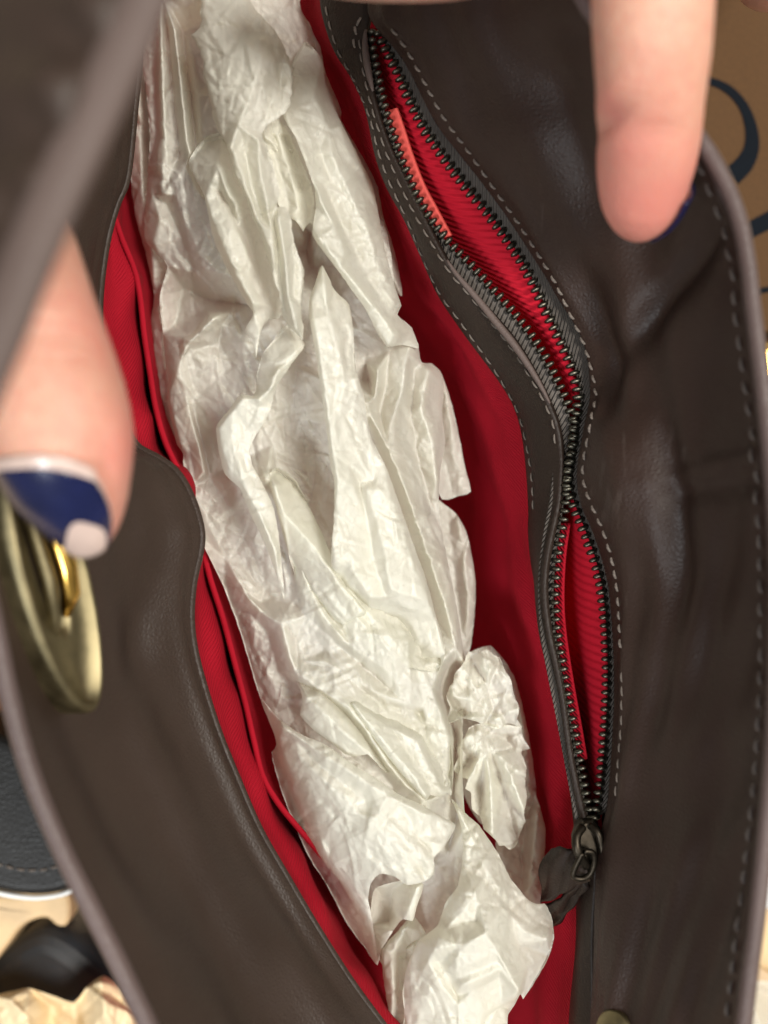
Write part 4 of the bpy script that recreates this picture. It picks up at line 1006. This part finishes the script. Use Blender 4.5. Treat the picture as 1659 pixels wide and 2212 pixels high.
to_bundle(paper('sheet', [(892, 1978, 1), (860, 2010, 2), (825, 2050, 2), (826, 2092, 1), (832, 2140, 0), (845, 2212, 0), (852, 2255, 0), (930, 2255, -3), (920, 2140, -3), (925, 2030, -2)], [([(880, 2000), (845, 2060), (850, 2140)], 3.0), ([(880, 2060), (870, 2150), (880, 2230)], -1.0)], ball, 133, lambda x, y: -0.016 + 0 * x, 0.0, ang=1.3, amp=(0.8, 0.4, 0.12)), ball)

# ================================================================== HANDS
def sweep(stations, ns=40, squash=0.92, n=70):
    """closed digit from stations (x, y, z, radius) in layout units; returns verts, faces"""
    c = cr(stations, n)
    path = PA(c[:, 0], c[:, 1], c[:, 2]); R = c[:, 3] * K * (H - c[:, 2]) / H
    V = []; T = np.gradient(path, axis=0); T /= np.linalg.norm(T, axis=1, keepdims=True)
    fr = []
    for i in range(n):
        s = np.cross(T[i], [0, 0, 1.0]); s /= np.linalg.norm(s); b = np.cross(s, T[i]); fr.append((s, b))
        for q in range(ns):
            a = 2 * math.pi * q / ns
            V.append(path[i] + R[i] * (math.cos(a) * s + squash * math.sin(a) * b))
    F = grid_faces(n, ns, True) + [tuple(range(ns))[::-1], tuple(range((n - 1) * ns, n * ns))]
    return np.array(V), F, path, R, fr

def merge_hand(name, digits, parent=None):
    V = []; F = []; o0 = 0
    for d in digits:
        V.append(d[0]); F += [tuple(i + o0 for i in f) for f in d[1]]; o0 += len(d[0])
    o = mesh_obj('tmp', np.vstack(V), F, None)
    md = o.modifiers.new('r', 'REMESH'); md.mode = 'VOXEL'; md.voxel_size = 0.0008
    sm = o.modifiers.new('s', 'SMOOTH'); sm.factor = 0.5; sm.iterations = 12
    dg = bpy.context.evaluated_depsgraph_get(); dg.update()
    me = bpy.data.meshes.new_from_object(o.evaluated_get(dg)); me.name = name
    bpy.data.objects.remove(o)
    me.polygons.foreach_set('use_smooth', [True] * len(me.polygons))
    me.materials.clear(); me.materials.append(M['skin'])
    r = bpy.data.objects.new(name, me); COL.objects.link(r)
    return r

def flush(o, tips):
    """skin runs pinker towards the fingertips and knuckles"""
    me = o.data; n = len(me.vertices); co = np.empty(n * 3); me.vertices.foreach_get('co', co); co = co.reshape(-1, 3)
    f = np.zeros(n)
    for p, r, a in tips: f = np.maximum(f, a * np.exp(-((co - np.array(p)) ** 2).sum(1) / r ** 2))
    at = me.attributes.new('flush', 'FLOAT', 'POINT'); at.data.foreach_set('value', f)

def dent(o, p, r, depth, direction):
    me = o.data; n = len(me.vertices); co = np.empty(n * 3); me.vertices.foreach_get('co', co); co = co.reshape(-1, 3)
    w = np.exp(-(((co - np.array(p)) / np.array(r)) ** 2).sum(1))
    co = co + w[:, None] * depth * np.array(direction); me.vertices.foreach_set('co', co.ravel()); me.update()

def nail(name, dg, s0, s1, a0, a1, mat, parent, scale, squash=0.92, shape=None, ns=26, na=22, thick=0.0005):
    """curved plate lying on a digit: s = along the digit (0..1), a = angle round it (degrees)"""
    _, _, path, R, fr = dg; n = len(path); V = []
    for i in range(ns):
        for j in range(na):
            s = s0 + (s1 - s0) * i / (ns - 1); a = math.radians(a0 + (a1 - a0) * j / (na - 1))
            if shape: s, a = shape(i / (ns - 1), j / (na - 1), s, a)
            t = s * (n - 1); k = min(int(t), n - 2); f = t - k
            p = path[k] * (1 - f) + path[k + 1] * f; r = R[k] * (1 - f) + R[k + 1] * f
            sd = fr[k][0] * (1 - f) + fr[k + 1][0] * f; b = fr[k][1] * (1 - f) + fr[k + 1][1] * f
            V.append(p + (r * scale + 0.0004) * (math.cos(a) * sd + squash * math.sin(a) * b))
    F = grid_faces(ns, na)
    o = mesh_obj(name, V, F, mat, parent)
    md = o.modifiers.new('t', 'SOLIDIFY'); md.thickness = thick; md.offset = 0
    return o

# ---- left hand: thumb pressing the front wall
thumb = sweep([(-150, 60, 0.040, 150), (-70, 300, 0.056, 150), (10, 520, 0.064, 146), (68, 700, 0.068, 147), (112, 850, 0.069, 155), (138, 955, 0.068, 152), (156, 1030, 0.0665, 132), (172, 1085, 0.065, 108), (183, 1135, 0.0635, 78), (186, 1176, 0.0622, 46), (184, 1202, 0.0615, 16)])
palm = sweep([(-150, 60, 0.040, 170), (-260, -150, 0.02, 260), (-330, -420, 0.0, 320), (-330, -700, -0.01, 300), (-330, -850, -0.01, 120)], squash=0.55)
fingersL = []
for k, (x, y) in enumerate(((-330, 60), (-400, -60), (-470, -160), (-520, -260))):
    fingersL.append(sweep([(x + 20, y - 350, -0.005, 105), (x - 10, y - 120, 0.006, 100), (x, y + 150, 0.0, 94), (x + 25, y + 380, -0.01, 84), (x + 50, y + 520 - 30 * k, -0.018, 62), (x + 58, y + 560 - 30 * k, -0.02, 22)], n=40))
hl = merge_hand('hand', [thumb, palm] + fingersL)
flush(hl, [(thumb[2][66], 0.014, 0.55), (P(250, 960, 0.068), 0.008, 0.8), (P(230, 700, 0.07), 0.010, 0.45)])
dent(hl, P(225, 1000, 0.074), (0.002, 0.006, 0.004), 0.0007, (0, 0, -1))
for yy, dp in ((690, 0.0003), (718, 0.0005), (742, 0.0004), (770, 0.0003)): dent(hl, P(100 + (yy - 690) * 0.3, yy, 0.0775), (0.011, 0.0008, 0.006), dp, (0, 0, -1))
tag(hl, 'hand with chipped navy nail polish, its thumb pressing the front wall by the brass clasp', 'hand')
def sh_nail(i, j, s, a):
    # rounded cuticle, narrowing towards the far corner of the tip
    e = abs(2 * j - 1)
    return s + 0.038 * (e ** 2.5) * (1 - i) - 0.018 * e ** 2 * i, a - math.radians(24) * (1 - i) * j
nb = nail('thumb_nail', thumb, 0.786, 0.994, 2, 146, M['nail'], hl, 1.015, shape=sh_nail)
def sh_pol(i, j, s, a):
    e = abs(2 * j - 1)
    s = s + 0.038 * (e ** 2.5) * (1 - i); a = a - math.radians(24) * (1 - i) * j
    # the polish has worn away at the tip, more on the near corner
    chip = 0.080 * math.exp(-((j - 0.70) / 0.24) ** 2) + 0.005 * math.sin(j * 23) + 0.010
    return s - i * chip, a
nail('nail_polish', thumb, 0.806, 0.994, 2.5, 145.5, M['polish'], nb, 1.035, shape=sh_pol, ns=36, na=30, thick=0.0004)

# ---- right hand: forefinger pressing the back wall, thumb lying along the top
finger = sweep([(1420, -420, 0.060, 150), (1414, -200, 0.066, 140), (1410, 0, 0.066, 133), (1409, 120, 0.063, 126), (1406, 215, 0.058, 116), (1401, 300, 0.0525, 112), (1392, 380, 0.047, 103), (1384, 450, 0.0425, 84), (1378, 498, 0.040, 54), (1375, 522, 0.039, 20)])
palm2 = sweep([(1420, -420, 0.060, 170), (1330, -560, 0.05, 300), (1200, -760, 0.04, 340), (1080, -1000, 0.03, 320), (1000, -1150, 0.03, 120)], squash=0.55)
th2 = sweep([(1200, -420, 0.05, 170), (1150, -220, 0.055, 130), (1020, -128, 0.057, 112), (860, -106, 0.055, 104), (720, -104, 0.050, 92), (640, -106, 0.046, 60), (615, -108, 0.045, 20)], n=60)
fing2 = []
for k, (x, y) in enumerate(((1660, -420), (1780, -560), (1870, -700))):
    fing2.append(sweep([(1420 + 60 * k, -560 - 80 * k, 0.045, 130), (x, y, 0.050, 112), (x + 40, y + 190, 0.030, 104), (x + 20, y + 330, 0.0, 92), (x - 10, y + 380, -0.02, 66), (x - 16, y + 392, -0.024, 22)], n=40))
hr = merge_hand('hand', [finger, palm2, th2] + fing2)
flush(hr, [(finger[2][60], 0.015, 0.95), (P(1330, 360, 0.06), 0.012, 0.75), (P(1310, 250, 0.062), 0.005, 0.8)])
dent(hr, P(1300, 258, 0.060), (0.005, 0.0016, 0.008), 0.0016, (0.7, 0, -0.7))
dent(hr, P(1300, 232, 0.060), (0.004, 0.0022, 0.008), 0.0006, (-0.8, 0, 0.5))
dent(hr, P(1390, 262, 0.066), (0.012, 0.0011, 0.008), 0.0006, (0, 0, -1))
dent(hr, P(1390, 290, 0.064), (0.010, 0.0010, 0.008), 0.0003, (0, 0, -1))
tag(hr, 'hand reaching in from the top edge, fingertip pressed against the zip pocket wall', 'hand')
nl = nail('finger_nail', finger, 0.885, 0.988, 140, 222, M['nail'], hr, 1.02)
nail('nail_polish', finger, 0.878, 0.994, 132, 227, M['polish'], nl, 1.05, thick=0.0004)

# ================================================================== THINGS LYING BEHIND THE BAG
def arc_stroke(name, cl, wid, z, mat, parent):
    """flat printed stroke of varying width lying on a board"""
    c = cr([(x, y, w) for (x, y), w in zip(cl, wid)], 60)
    T = np.gradient(c[:, :2], axis=0); T /= np.linalg.norm(T, axis=1, keepdims=True); Nn = np.c_[-T[:, 1], T[:, 0]]
    A = c[:, :2] + Nn * c[:, 2:3] / 2; B = c[:, :2] - Nn * c[:, 2:3] / 2
    V = np.vstack([PA(A[:, 0], A[:, 1], np.full(60, z)), PA(B[:, 0], B[:, 1], np.full(60, z))])
    F = [(i, i + 1, 61 + i, 60 + i) for i in range(59)]
    return mesh_obj(name, V, F, mat, parent, False)
BZ = -0.070
kraft = slab('kraft_box', [(1490, -120), (1900, -120), (1900, 716), (1490, 716)], TZ + 0.0005, BZ, M['kraft'], None, 0.0008)
tag(kraft, 'brown kraft box with large dark lettering behind the bag on the right', 'box')
arc_stroke('printed_letter', [(1490, 168), (1530, 174), (1572, 192), (1604, 226), (1622, 272), (1624, 318), (1608, 354), (1580, 382)], [13, 16, 19, 21, 26, 33, 40, 44], BZ + 0.0003, M['ink'], kraft)
arc_stroke('printed_letter', [(1590, 512), (1630, 492), (1690, 462), (1740, 440)], [34, 36, 38, 40], BZ + 0.0003, M['ink'], kraft)
arc_stroke('printed_letter', [(1625, 634), (1655, 626), (1700, 622), (1750, 640)], [18, 12, 22, 28], BZ + 0.0003, M['ink'], kraft)

def rounded(pts, n=80): return [tuple(q) for q in cr(pts, n)]
pouch = slab('leather_pouch', rounded([(-220, 1580), (-60, 1586), (0, 1590), (30, 1602), (90, 1640), (170, 1720), (210, 1820), (190, 1900), (140, 1926), (90, 1936), (40, 1934), (-10, 1924), (-120, 1900), (-230, 1860), (-222, 1585)], 90), TZ + 0.0005, -0.055, M['black'], None, 0.003, 4)
tag(pouch, 'black leather pouch with stitched rounded edge, left of the bag', 'pouch')
pe = cr([(-60, 1860), (0, 1868), (30, 1876), (60, 1880), (100, 1878), (140, 1866)], 40)
pse = stitch_mesh('stitch', 0.0022, 0.00035, M['thread'])
pw = PA(pe[:, 0], pe[:, 1], np.full(40, -0.0548)); dd = np.r_[0, np.cumsum(np.linalg.norm(np.diff(pw, axis=0), axis=1))]
for s in np.arange(0, dd[-1] - 0.003, 0.0030):
    a = Vector([np.interp(s, dd, pw[:, j]) for j in range(3)]); b = Vector([np.interp(s + 0.002, dd, pw[:, j]) for j in range(3)])
    linked('stitch', pse, frame((a + b) / 2, b - a, (0, 0, 1)), pouch)
pe = cr([(-60, 1914), (0, 1930), (50, 1938), (90, 1939), (140, 1930), (190, 1904)], 40)
tube('pouch_edge', PA(pe[:, 0], pe[:, 1], np.full(40, -0.0600)), 0.0007, M['white'], pouch, 8)

strap = slab('tan_strap', rounded([(-160, 1930), (-20, 1934), (80, 1930), (138, 1928), (150, 1950), (150, 1985), (138, 2004), (118, 2000), (100, 1985), (70, 1990), (40, 2010), (10, 2050), (-40, 2110), (-160, 2190), (-170, 2050), (-162, 1935)], 90), TZ + 0.0005, -0.075, M['tan'], None, 0.002)
tag(strap, 'pale tan leather strap end lying under the black pouch', 'strap')
glossy = slab('sunglasses_case', rounded([(-150, 2220), (-60, 2110), (0, 2060), (50, 2024), (100, 2012), (160, 2040), (240, 2110), (330, 2200), (380, 2290), (200, 2330), (-120, 2330), (-155, 2230)], 90), TZ + 0.0005, -0.085, M['gloss_black'], None, 0.009, 6)
tag(glossy, 'glossy black case at the lower left corner, beside the tan strap', 'case')
wrap = empty('cream_wrapping', (-0.12, -0.16, TZ))
tag(wrap, 'crumpled cream wrapping paper in the bottom left corner', 'wrapping paper')
def zflat(z): return lambda x, y: z + 0 * x
tis = M['tissue']; M['tissue'] = M['cream']
to_bundle(paper('sheet', [(-160, 2150), (-20, 2150), (60, 2135), (110, 2150), (160, 2165), (190, 2130), (225, 2108), (262, 2135), (300, 2200), (340, 2300), (-160, 2320)], [([(20, 2160), (60, 2200), (70, 2260)], 5), ([(110, 2170), (100, 2250)], -5), ([(215, 2120), (230, 2190), (260, 2260)], 5), ([(165, 2170), (170, 2260)], -4)], wrap, 201, zflat(-0.066), 0, amp=(2.0, 0.6, 0.1)), wrap)
M['tissue'] = tis
orange = slab('orange_box', [(-200, 1380), (60, 1380), (60, 1600), (-200, 1600)], TZ + 0.0005, -0.088, M['orange'], None, 0.001)
tag(orange, 'orange brown box corner showing at the left frame edge', 'box')
# lower right
bagw = slab('white_paper_bag', rounded([(1560, 1640), (1800, 1640), (1800, 1900), (1720, 1962), (1655, 1966), (1600, 1950), (1560, 1900), (1556, 1650)], 70), TZ + 0.0005, -0.070, M['white'], None, 0.002)
tag(bagw, 'white paper bag showing past the right rim near the bottom', 'bag')
tanr = slab('tan_purse', rounded([(1540, 1960), (1800, 1950), (1800, 2110), (1690, 2120), (1640, 2096), (1560, 2080), (1542, 1968)], 70), TZ + 0.0005, -0.080, M['tan'], None, 0.003)
tag(tanr, 'tan leather purse showing past the right rim below the white bag', 'purse')
clo = empty('white_cloth', (0.12, -0.16, TZ))
tag(clo, 'crumpled white cloth in the bottom right corner', 'cloth')
to_bundle(paper('sheet', [(1540, 2130), (1620, 2118), (1700, 2125), (1800, 2140), (1800, 2320), (1540, 2320)], [([(1600, 2140), (1640, 2200), (1660, 2280)], 5), ([(1660, 2150), (1680, 2260)], -4)], clo, 205, zflat(-0.075), 0, amp=(2.0, 0.6, 0.1)), clo)
goldb = slab('gold_bottle', rounded([(1620, 730), (1800, 726), (1800, 900), (1640, 905), (1618, 800)], 50), TZ + 0.0005, -0.072, M['gold'], None, 0.004)
tag(goldb, 'gold box edge showing past the right rim below the kraft box', 'box')
goldb.name = 'gold_box'
